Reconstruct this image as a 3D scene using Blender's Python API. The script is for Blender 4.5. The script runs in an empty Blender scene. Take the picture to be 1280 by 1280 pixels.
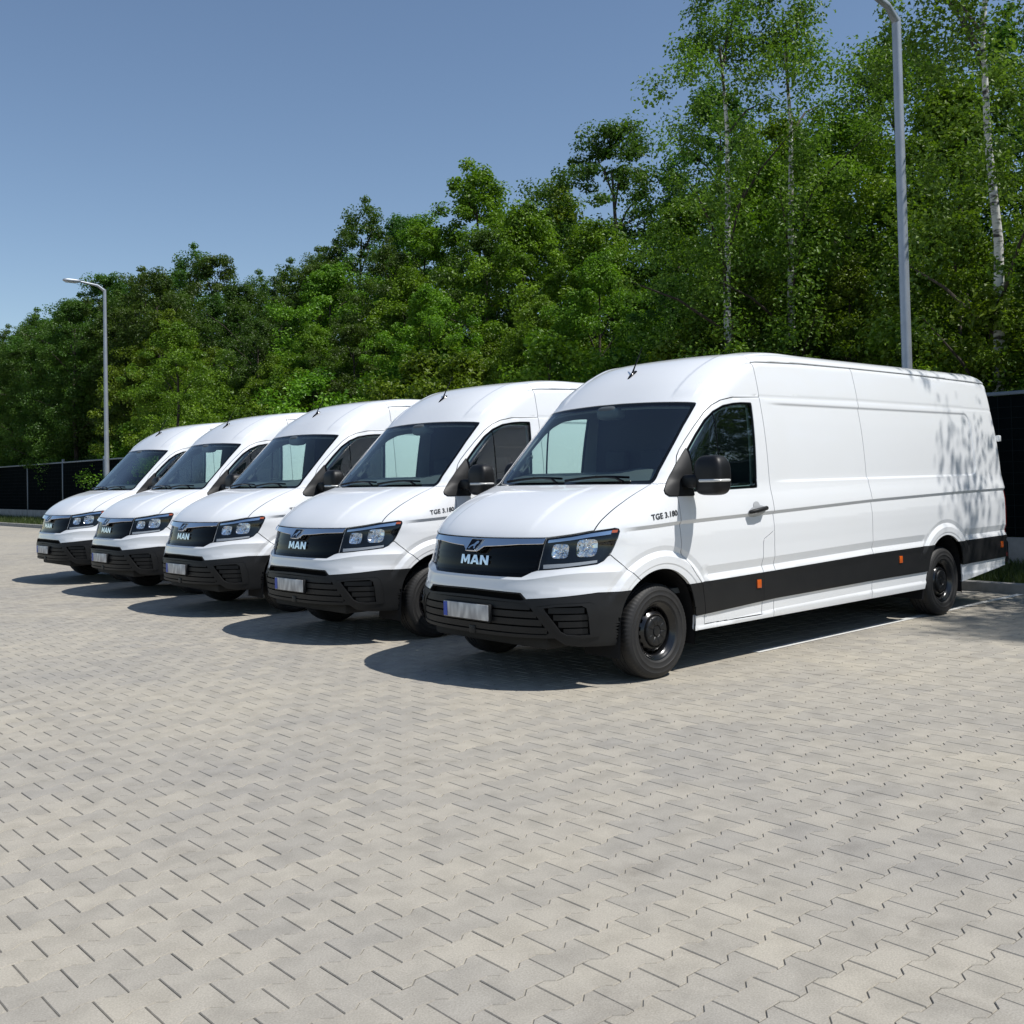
import bpy, bmesh, math, random
import numpy as np
from mathutils import Matrix, Vector
from mathutils.geometry import delaunay_2d_cdt

# ------------------------------------------------------------------ camera, sky, sun, exposure
scene = bpy.context.scene
C = scene.collection
CAM = np.array((-4.907, -6.008, 1.515)); YAW, PITCH, ROLL, FPX, PPY = 0.842, 0.024, -0.022, 1294.5, 565.4
_d = np.array((math.cos(YAW)*math.cos(PITCH), math.sin(YAW)*math.cos(PITCH), math.sin(PITCH)))
_r = np.array((math.sin(YAW), -math.cos(YAW), 0.0)); _u = np.cross(_r, _d)
_X = _r*math.cos(ROLL) + _u*math.sin(ROLL); _U = _u*math.cos(ROLL) - _r*math.sin(ROLL)
cam = bpy.data.cameras.new('camera'); cam_ob = bpy.data.objects.new('camera', cam); C.objects.link(cam_ob)
cam.sensor_fit = 'HORIZONTAL'; cam.sensor_width = 36.0; cam.lens = FPX/1280*36; cam.shift_y = (PPY-640)/1280
cam.clip_start = 0.05; cam.clip_end = 2000
cam_ob.matrix_world = Matrix(((_X[0], _U[0], -_d[0], CAM[0]), (_X[1], _U[1], -_d[1], CAM[1]), (_X[2], _U[2], -_d[2], CAM[2]), (0, 0, 0, 1)))
scene.camera = cam_ob
SUN_TO = Vector((0.30, -0.57, 1.0)).normalized()
world = bpy.data.worlds.new('World'); scene.world = world; world.use_nodes = True
wn = world.node_tree.nodes; wl = world.node_tree.links
sky = wn.new('ShaderNodeTexSky'); sky.sky_type = 'NISHITA'; sky.sun_disc = False
sky.sun_elevation = math.asin(SUN_TO.z); sky.sun_rotation = math.atan2(SUN_TO.x, SUN_TO.y)
sky.air_density = 1.0; sky.dust_density = 0.2; sky.ozone_density = 1.6
wn['Background'].inputs['Strength'].default_value = 0.112
wl.new(sky.outputs[0], wn['Background'].inputs['Color'])
sun = bpy.data.lights.new('sun', 'SUN'); sun.energy = 4.8; sun.angle = math.radians(0.53); sun.color = (1.0, 0.97, 0.925)
sun_ob = bpy.data.objects.new('sun', sun); C.objects.link(sun_ob)
sun_ob.rotation_euler = (-SUN_TO).to_track_quat('-Z', 'Y').to_euler(); sun_ob.location = (10, -20, 35)
scene.view_settings.view_transform = 'Standard'; scene.view_settings.look = 'None'
scene.view_settings.exposure = 0.04; scene.view_settings.gamma = 1.0
scene.render.engine = 'CYCLES'
scene.cycles.use_denoising = True
scene.cycles.max_bounces = 10; scene.cycles.transparent_max_bounces = 16; scene.cycles.glossy_bounces = 4
scene.cycles.diffuse_bounces = 3; scene.cycles.caustics_reflective = False; scene.cycles.caustics_refractive = False
R = random.Random(7); NR = np.random.RandomState(11)

# ------------------------------------------------------------------ materials
def mat(name, base, rough=0.5, metal=0.0, coat=0.0, coat_rough=0.03, spec=0.5, noise=None, bump=None, ramp=None):
    m = bpy.data.materials.new(name); m.use_nodes = True; nt = m.node_tree; b = nt.nodes['Principled BSDF']
    b.inputs['Base Color'].default_value = (*base, 1); b.inputs['Roughness'].default_value = rough
    b.inputs['Metallic'].default_value = metal; b.inputs['Coat Weight'].default_value = coat
    b.inputs['Coat Roughness'].default_value = coat_rough; b.inputs['Specular IOR Level'].default_value = spec
    tc = None
    if noise or bump:
        tc = nt.nodes.new('ShaderNodeTexCoord')
    if noise:
        sc, amt, c2 = noise
        n = nt.nodes.new('ShaderNodeTexNoise'); n.inputs['Scale'].default_value = sc; n.inputs['Detail'].default_value = 5
        nt.links.new(tc.outputs['Object'], n.inputs['Vector'])
        rp = nt.nodes.new('ShaderNodeMapRange'); rp.inputs[1].default_value = 0.35; rp.inputs[2].default_value = 0.68
        rp.inputs[4].default_value = amt
        mx = nt.nodes.new('ShaderNodeMix'); mx.data_type = 'RGBA'
        mx.inputs[6].default_value = (*base, 1); mx.inputs[7].default_value = (*c2, 1)
        nt.links.new(n.outputs['Fac'], rp.inputs[0]); nt.links.new(rp.outputs[0], mx.inputs[0]); nt.links.new(mx.outputs[2], b.inputs['Base Color'])
    if bump:
        sc, st, di = bump
        n = nt.nodes.new('ShaderNodeTexNoise'); n.inputs['Scale'].default_value = sc; n.inputs['Detail'].default_value = 4
        nt.links.new(tc.outputs['Object'], n.inputs['Vector'])
        bp = nt.nodes.new('ShaderNodeBump'); bp.inputs['Strength'].default_value = st; bp.inputs['Distance'].default_value = di
        nt.links.new(n.outputs['Fac'], bp.inputs['Height']); nt.links.new(bp.outputs[0], b.inputs['Normal'])
    return m

def glass_mat(name, tint, ior=1.5, base_refl=0.0):
    m = bpy.data.materials.new(name); m.use_nodes = True; nt = m.node_tree; nt.nodes.clear()
    o = nt.nodes.new('ShaderNodeOutputMaterial'); mx = nt.nodes.new('ShaderNodeMixShader')
    tr = nt.nodes.new('ShaderNodeBsdfTransparent'); tr.inputs[0].default_value = (*tint, 1)
    gl = nt.nodes.new('ShaderNodeBsdfGlossy'); gl.inputs['Roughness'].default_value = 0.01; gl.inputs[0].default_value = (1, 1, 1, 1)
    lw = nt.nodes.new('ShaderNodeLayerWeight')                 # Schlick reflectance, same from both sides of the pane
    pw = nt.nodes.new('ShaderNodeMath'); pw.operation = 'POWER'; pw.inputs[1].default_value = 4.6
    mp = nt.nodes.new('ShaderNodeMath'); mp.operation = 'MULTIPLY_ADD'; mp.inputs[1].default_value = 0.9; mp.inputs[2].default_value = 0.115+base_refl; mp.use_clamp = True
    nt.links.new(lw.outputs['Facing'], pw.inputs[0]); nt.links.new(pw.outputs[0], mp.inputs[0]); nt.links.new(mp.outputs[0], mx.inputs[0])
    nt.links.new(tr.outputs[0], mx.inputs[1]); nt.links.new(gl.outputs[0], mx.inputs[2]); nt.links.new(mx.outputs[0], o.inputs[0])
    return m

M = {}
M['paint'] = mat('white_paint', (0.775, 0.79, 0.805), 0.42, coat=0.8, coat_rough=0.05, noise=(1.3, 0.35, (0.765, 0.772, 0.775)))
M['plastic'] = mat('black_plastic', (0.012, 0.0125, 0.0135), 0.5, spec=0.27, noise=(6, 0.7, (0.016, 0.0165, 0.017)), bump=(900, 0.12, 0.001))
M['mirror_shell'] = mat('mirror_shell', (0.0045, 0.005, 0.006), 0.46, spec=0.35, bump=(900, 0.08, 0.001))
M['gloss'] = mat('gloss_black', (0.003, 0.003, 0.004), 0.1, spec=0.16)
M['frit'] = mat('frit_black', (0.004, 0.005, 0.006), 0.06, spec=0.4)
M['chrome'] = mat('chrome', (0.78, 0.80, 0.82), 0.07, metal=1.0)
M['glass'] = glass_mat('windscreen_glass', (0.82, 0.95, 0.91))
M['side_glass'] = glass_mat('side_glass', (0.66, 0.83, 0.79))
M['lens'] = glass_mat('lens_glass', (0.93, 0.95, 0.97), 1.45, -0.07)
M['rubber'] = mat('tyre_rubber', (0.015, 0.015, 0.016), 0.62, spec=0.4, noise=(9, 0.9, (0.024, 0.023, 0.022)), bump=(120, 0.15, 0.002))
M['steel'] = mat('black_steel', (0.005, 0.005, 0.006), 0.22, spec=0.6)
M['cap'] = mat('hub_plastic', (0.010, 0.0105, 0.0115), 0.4, spec=0.35)
M['dark'] = mat('dark_void', (0.006, 0.006, 0.006), 0.9, spec=0.1)
M['liner'] = mat('arch_liner', (0.012, 0.012, 0.013), 0.85, spec=0.2)
M['trim'] = mat('cab_trim', (0.26, 0.28, 0.28), 0.7, bump=(300, 0.2, 0.001))
M['dash'] = mat('dashboard_plastic', (0.085, 0.095, 0.10), 0.55, bump=(400, 0.2, 0.001))
M['fabric'] = mat('seat_fabric', (0.035, 0.037, 0.042), 0.9, bump=(500, 0.4, 0.001))
M['amber'] = mat('amber_lens', (0.55, 0.10, 0.012), 0.25, coat=0.4)
M['red'] = mat('red_lens', (0.35, 0.01, 0.012), 0.15, coat=0.6)
M['silver'] = mat('reflector', (0.88, 0.89, 0.91), 0.05, metal=1.0)
M['clear'] = mat('indicator_lens', (0.62, 0.62, 0.60), 0.15, coat=0.6)
M['ink'] = mat('black_lettering', (0.03, 0.032, 0.035), 0.4)
M['mirror'] = mat('mirror_glass', (0.8, 0.8, 0.8), 0.02, metal=1.0)
M['under'] = mat('underbody', (0.012, 0.012, 0.012), 0.85)
M['grey'] = mat('grey_recess', (0.42, 0.43, 0.44), 0.45)
def plate_mat():
    m = mat('plate_white', (0.62, 0.62, 0.60), 0.4); nt = m.node_tree; b = nt.nodes['Principled BSDF']
    tc = nt.nodes.new('ShaderNodeTexCoord'); mp = nt.nodes.new('ShaderNodeMapping'); mp.inputs['Scale'].default_value = (1, 24, 9)
    n = nt.nodes.new('ShaderNodeTexNoise'); n.inputs['Scale'].default_value = 1.0; n.inputs['Detail'].default_value = 0.5
    mr = nt.nodes.new('ShaderNodeMapRange'); mr.inputs[1].default_value = 0.3; mr.inputs[2].default_value = 0.7
    mx = nt.nodes.new('ShaderNodeMix'); mx.data_type = 'RGBA'; mx.inputs[6].default_value = (0.30, 0.30, 0.31, 1); mx.inputs[7].default_value = (0.62, 0.62, 0.61, 1)
    nt.links.new(tc.outputs['Object'], mp.inputs[0]); nt.links.new(mp.outputs[0], n.inputs['Vector']); nt.links.new(n.outputs['Fac'], mr.inputs[0])
    nt.links.new(mr.outputs[0], mx.inputs[0]); nt.links.new(mx.outputs[2], b.inputs['Base Color'])
    return m
M['plate'] = plate_mat(); M['plate_blue'] = mat('plate_blue', (0.02, 0.07, 0.42), 0.4)
M['concrete'] = mat('concrete', (0.33, 0.32, 0.30), 0.9, noise=(4, 0.9, (0.22, 0.215, 0.2)), bump=(60, 0.3, 0.004))
M['kerb'] = mat('kerb_concrete', (0.30, 0.29, 0.27), 0.9, noise=(7, 0.9, (0.2, 0.195, 0.18)), bump=(70, 0.3, 0.004))
M['soil'] = mat('joint_sand', (0.24, 0.225, 0.195), 0.95, noise=(30, 0.9, (0.17, 0.16, 0.135)))
M['earth'] = mat('verge_soil', (0.07, 0.065, 0.04), 0.95, noise=(3, 0.9, (0.045, 0.06, 0.02)))
M['wall_dark'] = mat('dark_fence_sheet', (0.004, 0.006, 0.007), 0.9, spec=0.0, noise=(3, 0.6, (0.006, 0.008, 0.009)))
M['wire'] = mat('fence_wire', (0.014, 0.020, 0.022), 0.8, spec=0.05)
M['post'] = mat('fence_post', (0.13, 0.16, 0.20), 0.5, metal=0.5)
M['pole'] = mat('galvanised_pole', (0.38, 0.41, 0.45), 0.45, metal=0.55, noise=(5, 0.6, (0.3, 0.33, 0.37)))
M['line'] = mat('white_line_paint', (0.78, 0.78, 0.75), 0.7, noise=(14, 0.8, (0.55, 0.54, 0.50)))
M['bark'] = mat('tree_bark', (0.075, 0.06, 0.045), 0.9, noise=(6, 0.9, (0.035, 0.028, 0.022)), bump=(14, 0.8, 0.03))
def birch_mat():
    m = mat('birch_bark', (0.62, 0.61, 0.57), 0.8); nt = m.node_tree; b = nt.nodes['Principled BSDF']
    tc = nt.nodes.new('ShaderNodeTexCoord'); mp = nt.nodes.new('ShaderNodeMapping'); mp.inputs['Scale'].default_value = (3, 3, 9)
    n = nt.nodes.new('ShaderNodeTexNoise'); n.inputs['Scale'].default_value = 1.6; n.inputs['Detail'].default_value = 6
    mr = nt.nodes.new('ShaderNodeMapRange'); mr.inputs[1].default_value = 0.40; mr.inputs[2].default_value = 0.52
    mx = nt.nodes.new('ShaderNodeMix'); mx.data_type = 'RGBA'; mx.inputs[6].default_value = (0.05, 0.045, 0.04, 1); mx.inputs[7].default_value = (0.62, 0.61, 0.57, 1)
    nt.links.new(tc.outputs['Object'], mp.inputs[0]); nt.links.new(mp.outputs[0], n.inputs['Vector']); nt.links.new(n.outputs['Fac'], mr.inputs[0])
    nt.links.new(mr.outputs[0], mx.inputs[0]); nt.links.new(mx.outputs[2], b.inputs['Base Color'])
    return m
M['birch'] = birch_mat()
def paver_mat():
    m = mat('paver_concrete', (0.33, 0.31, 0.27), 0.85, spec=0.3); nt = m.node_tree; b = nt.nodes['Principled BSDF']
    geo = nt.nodes.new('ShaderNodeNewGeometry')
    at = nt.nodes.new('ShaderNodeAttribute'); at.attribute_name = 'tone'
    n1 = nt.nodes.new('ShaderNodeTexNoise'); n1.inputs['Scale'].default_value = 0.55; n1.inputs['Detail'].default_value = 6
    n2 = nt.nodes.new('ShaderNodeTexNoise'); n2.inputs['Scale'].default_value = 160; n2.inputs['Detail'].default_value = 3
    n3 = nt.nodes.new('ShaderNodeTexNoise'); n3.inputs['Scale'].default_value = 7; n3.inputs['Detail'].default_value = 5
    for n in (n1, n2, n3): nt.links.new(geo.outputs['Position'], n.inputs['Vector'])
    def mixc(fac, a, bb, f0=0.35, f1=0.68):
        mr = nt.nodes.new('ShaderNodeMapRange'); mr.inputs[1].default_value = f0; mr.inputs[2].default_value = f1
        mx = nt.nodes.new('ShaderNodeMix'); mx.data_type = 'RGBA'
        nt.links.new(fac, mr.inputs[0]); nt.links.new(mr.outputs[0], mx.inputs[0])
        for k, c in ((6, a), (7, bb)):
            if isinstance(c, tuple): mx.inputs[k].default_value = (*c, 1)
            else: nt.links.new(c, mx.inputs[k])
        return mx.outputs[2]
    big = mixc(n1.outputs['Fac'], (0.335, 0.312, 0.272), (0.40, 0.365, 0.30))
    tone = mixc(at.outputs['Fac'], (0.90, 0.905, 0.92), (1.06, 1.05, 1.025), 0.0, 1.0)
    spot = mixc(n3.outputs['Fac'], (0.86, 0.86, 0.86), (1.04, 1.04, 1.04), 0.3, 0.6)
    fine = mixc(n2.outputs['Fac'], (0.84, 0.84, 0.84), (1.12, 1.12, 1.12), 0.3, 0.7)
    n4 = nt.nodes.new('ShaderNodeTexNoise'); n4.inputs['Scale'].default_value = 1.7; n4.inputs['Detail'].default_value = 7; n4.inputs['Roughness'].default_value = 0.65
    nt.links.new(geo.outputs['Position'], n4.inputs['Vector'])
    stain = mixc(n4.outputs['Fac'], (1.0, 1.0, 1.0), (0.78, 0.77, 0.76), 0.60, 0.74)
    col = big
    for f in (tone, spot, fine, stain):
        mu = nt.nodes.new('ShaderNodeMix'); mu.data_type = 'RGBA'; mu.blend_type = 'MULTIPLY'; mu.inputs[0].default_value = 1.0
        nt.links.new(col, mu.inputs[6]); nt.links.new(f, mu.inputs[7]); col = mu.outputs[2]
    nt.links.new(col, b.inputs['Base Color'])
    bp = nt.nodes.new('ShaderNodeBump'); bp.inputs['Strength'].default_value = 0.35; bp.inputs['Distance'].default_value = 0.002
    nt.links.new(n2.outputs['Fac'], bp.inputs['Height']); nt.links.new(bp.outputs[0], b.inputs['Normal'])
    return m
M['paver'] = paver_mat()
def leaf_mat(name, dark, light, trans=0.36):
    m = bpy.data.materials.new(name); m.use_nodes = True; nt = m.node_tree; nt.nodes.clear()
    o = nt.nodes.new('ShaderNodeOutputMaterial')
    at = nt.nodes.new('ShaderNodeAttribute'); at.attribute_name = 'tone'
    oi = nt.nodes.new('ShaderNodeObjectInfo')
    mx = nt.nodes.new('ShaderNodeMix'); mx.data_type = 'RGBA'; mx.inputs[6].default_value = (*dark, 1); mx.inputs[7].default_value = (*light, 1)
    nt.links.new(at.outputs['Fac'], mx.inputs[0])
    hs = nt.nodes.new('ShaderNodeHueSaturation')
    mr = nt.nodes.new('ShaderNodeMapRange'); mr.inputs[3].default_value = 0.475; mr.inputs[4].default_value = 0.515
    mv = nt.nodes.new('ShaderNodeMapRange'); mv.inputs[3].default_value = 0.8; mv.inputs[4].default_value = 1.15
    nt.links.new(oi.outputs['Random'], mr.inputs[0]); nt.links.new(oi.outputs['Random'], mv.inputs[0])
    nt.links.new(mr.outputs[0], hs.inputs['Hue']); nt.links.new(mv.outputs[0], hs.inputs['Value']); nt.links.new(mx.outputs[2], hs.inputs['Color'])
    df = nt.nodes.new('ShaderNodeBsdfDiffuse'); tl = nt.nodes.new('ShaderNodeBsdfTranslucent'); gl = nt.nodes.new('ShaderNodeBsdfGlossy')
    gl.inputs['Roughness'].default_value = 0.45; gl.inputs[0].default_value = (1, 1, 1, 1)
    m1 = nt.nodes.new('ShaderNodeMixShader'); m1.inputs[0].default_value = trans
    m2 = nt.nodes.new('ShaderNodeMixShader'); m2.inputs[0].default_value = 0.02
    nt.links.new(hs.outputs[0], df.inputs[0])
    br = nt.nodes.new('ShaderNodeMix'); br.data_type = 'RGBA'; br.blend_type = 'MULTIPLY'; br.inputs[0].default_value = 1.0; br.inputs[7].default_value = (1.15, 1.25, 0.6, 1)
    nt.links.new(hs.outputs[0], br.inputs[6]); nt.links.new(br.outputs[2], tl.inputs[0])
    nt.links.new(df.outputs[0], m1.inputs[1]); nt.links.new(tl.outputs[0], m1.inputs[2])
    nt.links.new(m1.outputs[0], m2.inputs[1]); nt.links.new(gl.outputs[0], m2.inputs[2]); nt.links.new(m2.outputs[0], o.inputs[0])
    return m
M['leaf'] = leaf_mat('broad_leaf', (0.048, 0.12, 0.009), (0.21, 0.35, 0.024))
M['leaf_b'] = leaf_mat('birch_leaf', (0.05, 0.115, 0.014), (0.18, 0.30, 0.035))
M['leaf_d'] = leaf_mat('dark_shaded_leaf', (0.028, 0.078, 0.010), (0.10, 0.19, 0.024))  # darker greens; the shade over the wood's far end is put into this colour
M['grass'] = leaf_mat('grass_blade', (0.035, 0.06, 0.014), (0.085, 0.115, 0.032), 0.3)

# ------------------------------------------------------------------ helpers
def link(name, me, parent=None, loc=None, m=None):
    o = bpy.data.objects.new(name, me); C.objects.link(o)
    if parent: o.parent = parent
    if loc is not None: o.location = loc
    if m and me is not None and not me.materials: me.materials.append(m)
    return o
def tag(o, label=None, cat=None, group=None, kind=None):
    for k, v in (('label', label), ('category', cat), ('group', group), ('kind', kind)):
        if v: o[k] = v
    return o
def empty(name, loc=(0, 0, 0), rz=0.0):
    o = bpy.data.objects.new(name, None); C.objects.link(o); o.location = loc; o.rotation_euler = (0, 0, rz); o.empty_display_size = 0.3
    return o
def mesh(name, v, f, m=None, smooth=False, normals=None, attr=None):
    me = bpy.data.meshes.new(name); me.from_pydata([tuple(map(float, p)) for p in v], [], [tuple(map(int, q)) for q in f])
    if m: me.materials.append(m)
    if smooth: me.shade_smooth()
    if attr is not None:
        a = me.attributes.new('tone', 'FLOAT', 'POINT'); a.data.foreach_set('value', np.asarray(attr, np.float32))
    me.update()
    if normals is not None: me.normals_split_custom_set_from_vertices([tuple(map(float, n)) for n in normals])
    return me
def fast_mesh(name, v, tri, m=None, attr=None, nper=3, smooth=False):
    """numpy vertices and equal-sized faces straight into a mesh"""
    me = bpy.data.meshes.new(name); v = np.asarray(v, np.float32); tri = np.asarray(tri, np.int32)
    me.vertices.add(len(v)); me.vertices.foreach_set('co', v.ravel())
    me.loops.add(tri.size); me.loops.foreach_set('vertex_index', tri.ravel())
    me.polygons.add(len(tri)); me.polygons.foreach_set('loop_start', np.arange(0, tri.size, nper, dtype=np.int32))
    if m: me.materials.append(m)
    if attr is not None:
        a = me.attributes.new('tone', 'FLOAT', 'POINT'); a.data.foreach_set('value', np.asarray(attr, np.float32))
    me.update(calc_edges=True)
    me.shade_smooth() if smooth else me.shade_flat()
    return me
def bm_mesh(name, bm, m=None, smooth=False, angle=None):
    me = bpy.data.meshes.new(name); bm.normal_update(); bm.to_mesh(me); bm.free()
    if m: me.materials.append(m)
    if smooth: me.shade_smooth()
    if angle is not None:
        me.shade_smooth(); me.set_sharp_from_angle(angle=math.radians(angle))
    return me
def box_bm(bm, c, d, bev=0.0, rot=None, seg=2):
    r = bmesh.ops.create_cube(bm, size=1.0); vs = r['verts']
    mt = Matrix.Translation(c) @ (rot if rot else Matrix()) @ Matrix.Diagonal((*d, 1))
    bmesh.ops.transform(bm, matrix=mt, verts=vs)
    if bev > 0:
        es = list({e for v in vs for e in v.link_edges})
        bmesh.ops.bevel(bm, geom=es, offset=bev, segments=seg, affect='EDGES', profile=0.5)
def box(name, c, d, m, bev=0.0, parent=None, rot=None, seg=2):
    bm = bmesh.new(); box_bm(bm, (0, 0, 0), d, bev, None, seg)
    o = link(name, bm_mesh(name, bm, m, angle=40 if bev else None), parent, c)
    if rot: o.rotation_euler = rot
    return o
def tube(name, pts, rad, m, parent=None, n=10, caps=True):
    pts = [Vector(p) for p in pts]; rad = rad if hasattr(rad, '__len__') else [rad]*len(pts)
    v, f = [], []
    for i, p in enumerate(pts):
        d = (pts[min(i+1, len(pts)-1)] - pts[max(i-1, 0)]).normalized()
        a = d.orthogonal().normalized() if i == 0 else (a - d*a.dot(d)).normalized()
        b = d.cross(a)
        for k in range(n):
            w = 2*math.pi*k/n; v.append(p + (a*math.cos(w) + b*math.sin(w))*rad[i])
    for i in range(len(pts)-1):
        for k in range(n): f.append((i*n+k, i*n+(k+1) % n, (i+1)*n+(k+1) % n, (i+1)*n+k))
    if caps: f.append(tuple(range(n-1, -1, -1))); f.append(tuple((len(pts)-1)*n+k for k in range(n)))
    me = mesh(name or 'limb', v, f, m, smooth=True); me.set_sharp_from_angle(angle=math.radians(50))
    return link(name, me, parent) if name else me
def lathe(prof, n=64, axis='y', mod=None):
    """prof: (radius, offset along axis) list -> verts, faces, wheel centre at the origin"""
    v, f = [], []
    for j in range(n):
        w = 2*math.pi*j/n
        for i, (r, h) in enumerate(prof):
            if mod: r, h = mod(i, j, r, h)
            v.append((r*math.cos(w), h, r*math.sin(w)))
    k = len(prof)
    for j in range(n):
        for i in range(k-1): f.append((j*k+i, j*k+i+1, ((j+1) % n)*k+i+1, ((j+1) % n)*k+i))
    return v, f
def copy_tree(o, parent=None):
    c = o.copy(); C.objects.link(c); c.parent = parent
    for ch in list(o.children): copy_tree(ch, c)
    return c
def sstep(a, b, x):
    t = np.clip((x-a)/(b-a), 0, 1); return t*t*(3-2*t)
def superbox(c, d, e=0.45, nu=28, nv=20, fn=None):
    v, f = [], []
    sp = lambda a: math.copysign(abs(a)**e, a)
    for j in range(nv+1):
        b = -math.pi/2+math.pi*j/nv
        for i in range(nu):
            a = 2*math.pi*i/nu
            q = [d[0]/2*sp(math.cos(b))*sp(math.cos(a)), d[1]/2*sp(math.cos(b))*sp(math.sin(a)), d[2]/2*sp(math.sin(b))]
            if fn: q = fn(q)
            v.append((c[0]+q[0], c[1]+q[1], c[2]+q[2]))
    for j in range(nv):
        for i in range(nu): f.append((j*nu+i, j*nu+(i+1) % nu, (j+1)*nu+(i+1) % nu, (j+1)*nu+i))
    return v, f


# ------------------------------------------------------------------ the setting: ground, paving, kerb, verge
def proj(p):
    v = np.asarray(p, float)-CAM; dep = v@_d
    return 640+FPX*(v@_X)/dep, PPY-FPX*(v@_U)/dep, dep
def sheet(name, x0, x1, y0, y1, z, m, kind='structure'):
    return tag(link(name, mesh(name, [(x0, y0, z), (x1, y0, z), (x1, y1, z), (x0, y1, z)], [(0, 1, 2, 3)], m)), kind=kind)
sheet('ground', -400, 500, -400, 500, -.06, M['earth'])
KX = 7.76; FX = 10.60
pave = sheet('pavement', -60, KX, -60, 120, -.016, M['paver'])
tag(pave, 'beige concrete paving of the parking yard', 'pavement')
far_a = pave.data.attributes.new('tone', 'FLOAT', 'POINT'); far_a.data.foreach_set('value', [0.45]*4)
ring_ = [(CAM[0]+26.7*math.cos(a), CAM[1]+26.7*math.sin(a)) for a in np.linspace(0, 2*math.pi, 97)[:-1]]
link('joint_bed', mesh('joint_bed', [(min(x, KX), y, -.005) for x, y in ring_], [tuple(range(96))], M['soil']), pave)
# double-T interlocking blocks: 20 cm long, 14 cm pitch
OUT = [(-.1, -.0825), (-.065, -.0825), (-.035, -.0575), (.035, -.0575), (.065, -.0825), (.1, -.0825), (.1, .0825), (.065, .0825), (.035, .0575), (-.035, .0575), (-.065, .0825), (-.1, .0825)]
OUT = np.array(OUT)
def shrink(g, ge):
    q = []; g0 = g
    n = len(OUT)
    for i in range(n):
        a, b, c = OUT[i-1], OUT[i], OUT[(i+1) % n]; d1 = (b-a)/np.linalg.norm(b-a); d2 = (c-b)/np.linalg.norm(c-b)
        n1 = np.array((-d1[1], d1[0])); n2 = np.array((-d2[1], d2[0])); 
        e1 = ge if abs(d1[1]) > .99 else g0; e2 = ge if abs(d2[1]) > .99 else g0
        q.append(b+np.linalg.solve(np.stack([n1, n2]), np.array((e1, e2))) if abs(n1[0]*n2[1]-n1[1]*n2[0]) > 1e-6 else b+n1*e1)
    return np.array(q)
O1, O2 = shrink(.0014, .0017), shrink(.0038, .0042)
ii, jj = np.meshgrid(np.arange(-236, 150), np.arange(-160, 39)); ii = ii.ravel(); jj = jj.ravel()
px_ = jj*.2+(ii % 2)*.1; py_ = ii*.14
u_, v_, dep_ = proj(np.stack([px_, py_, 0*px_], 1))
inview = (dep_ > 1.2) & (u_ > -50) & (u_ < 1330) & (v_ < 1345)
dep_ = np.hypot(px_-CAM[0], py_-CAM[1]); ok = (px_ < KX-.08) & (dep_ < 27)
px_, py_, dep_, inview = px_[ok], py_[ok], dep_[ok], inview[ok]; order = np.argsort(dep_+np.where(inview, 0, .5)*100*(dep_ < 6)); px_, py_, dep_ = px_[order], py_[order], dep_[order]
NEAR = 300
def block_mesh(tone):
    n = 12; V = [(x, y, -.0035) for x, y in O1] + [(x, y, 0) for x, y in O2]
    F = [tuple(range(n, 2*n))] + [(i, (i+1) % n, n+(i+1) % n, n+i) for i in range(n)]
    return mesh('paver', V, F, M['paver'], attr=[tone]*24)
variants = [block_mesh(t) for t in np.linspace(.05, .95, 9)]
def tone_at(x, y): return np.clip(.5+.33*NR.randn(*np.shape(x)), 0, 1)
tn = tone_at(px_, py_)
for k in range(NEAR):
    o = link('paver', variants[min(8, int(tn[k]*9))], pave, (px_[k], py_[k], NR.uniform(-.0007, .0007)))
    o.rotation_euler = (NR.normal(0, .0022), NR.normal(0, .0022), NR.normal(0, .0022))
def field(name, sel, bevel):
    x, y, tt = px_[sel], py_[sel], tn[sel]; n = len(x); z = NR.uniform(-.0007, .0007, n); a = NR.normal(0, .0022, n); ca, sa = np.cos(a), np.sin(a)
    gx = NR.normal(0, .0022, n); gy = NR.normal(0, .0022, n)
    def ringv(O, dz):
        X = O[None, :, 0]*ca[:, None]-O[None, :, 1]*sa[:, None]; Y = O[None, :, 0]*sa[:, None]+O[None, :, 1]*ca[:, None]
        return np.stack([x[:, None]+X, y[:, None]+Y, z[:, None]+dz+X*gx[:, None]+Y*gy[:, None]], -1)
    top = ringv(O2 if bevel else O1, 0.0)
    tri = [(0, 1, 10), (0, 10, 11), (1, 2, 9), (1, 9, 10), (2, 3, 8), (2, 8, 9), (3, 4, 7), (3, 7, 8), (4, 5, 6), (4, 6, 7)]
    if bevel:
        V = np.concatenate([top, ringv(O1, -.0035)], 1); m = 24
        for i in range(12): j = (i+1) % 12; tri += [(12+i, 12+j, j), (12+i, j, i)]
    else: V = top; m = 12
    F = (np.array(tri)[None]+(np.arange(n)*m)[:, None, None]).reshape(-1, 3)
    me = fast_mesh(name, V.reshape(-1, 3), F, M['paver'], np.repeat(tt, m))
    tag(link(name, me, pave), kind='stuff')
idx = np.arange(len(px_))
field('paving_blocks', (idx >= NEAR) & (dep_ < 13), True)
field('paving_blocks_far', (idx >= NEAR) & (dep_ >= 13), False)
# bay lines
for k in range(0, 6):
    y = -.83+2.84*k; x0 = 2.4+.12*k
    o = sheet('bay_line', x0, KX-.05, y-.042, y+.042, .0045, M['line'])
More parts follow.
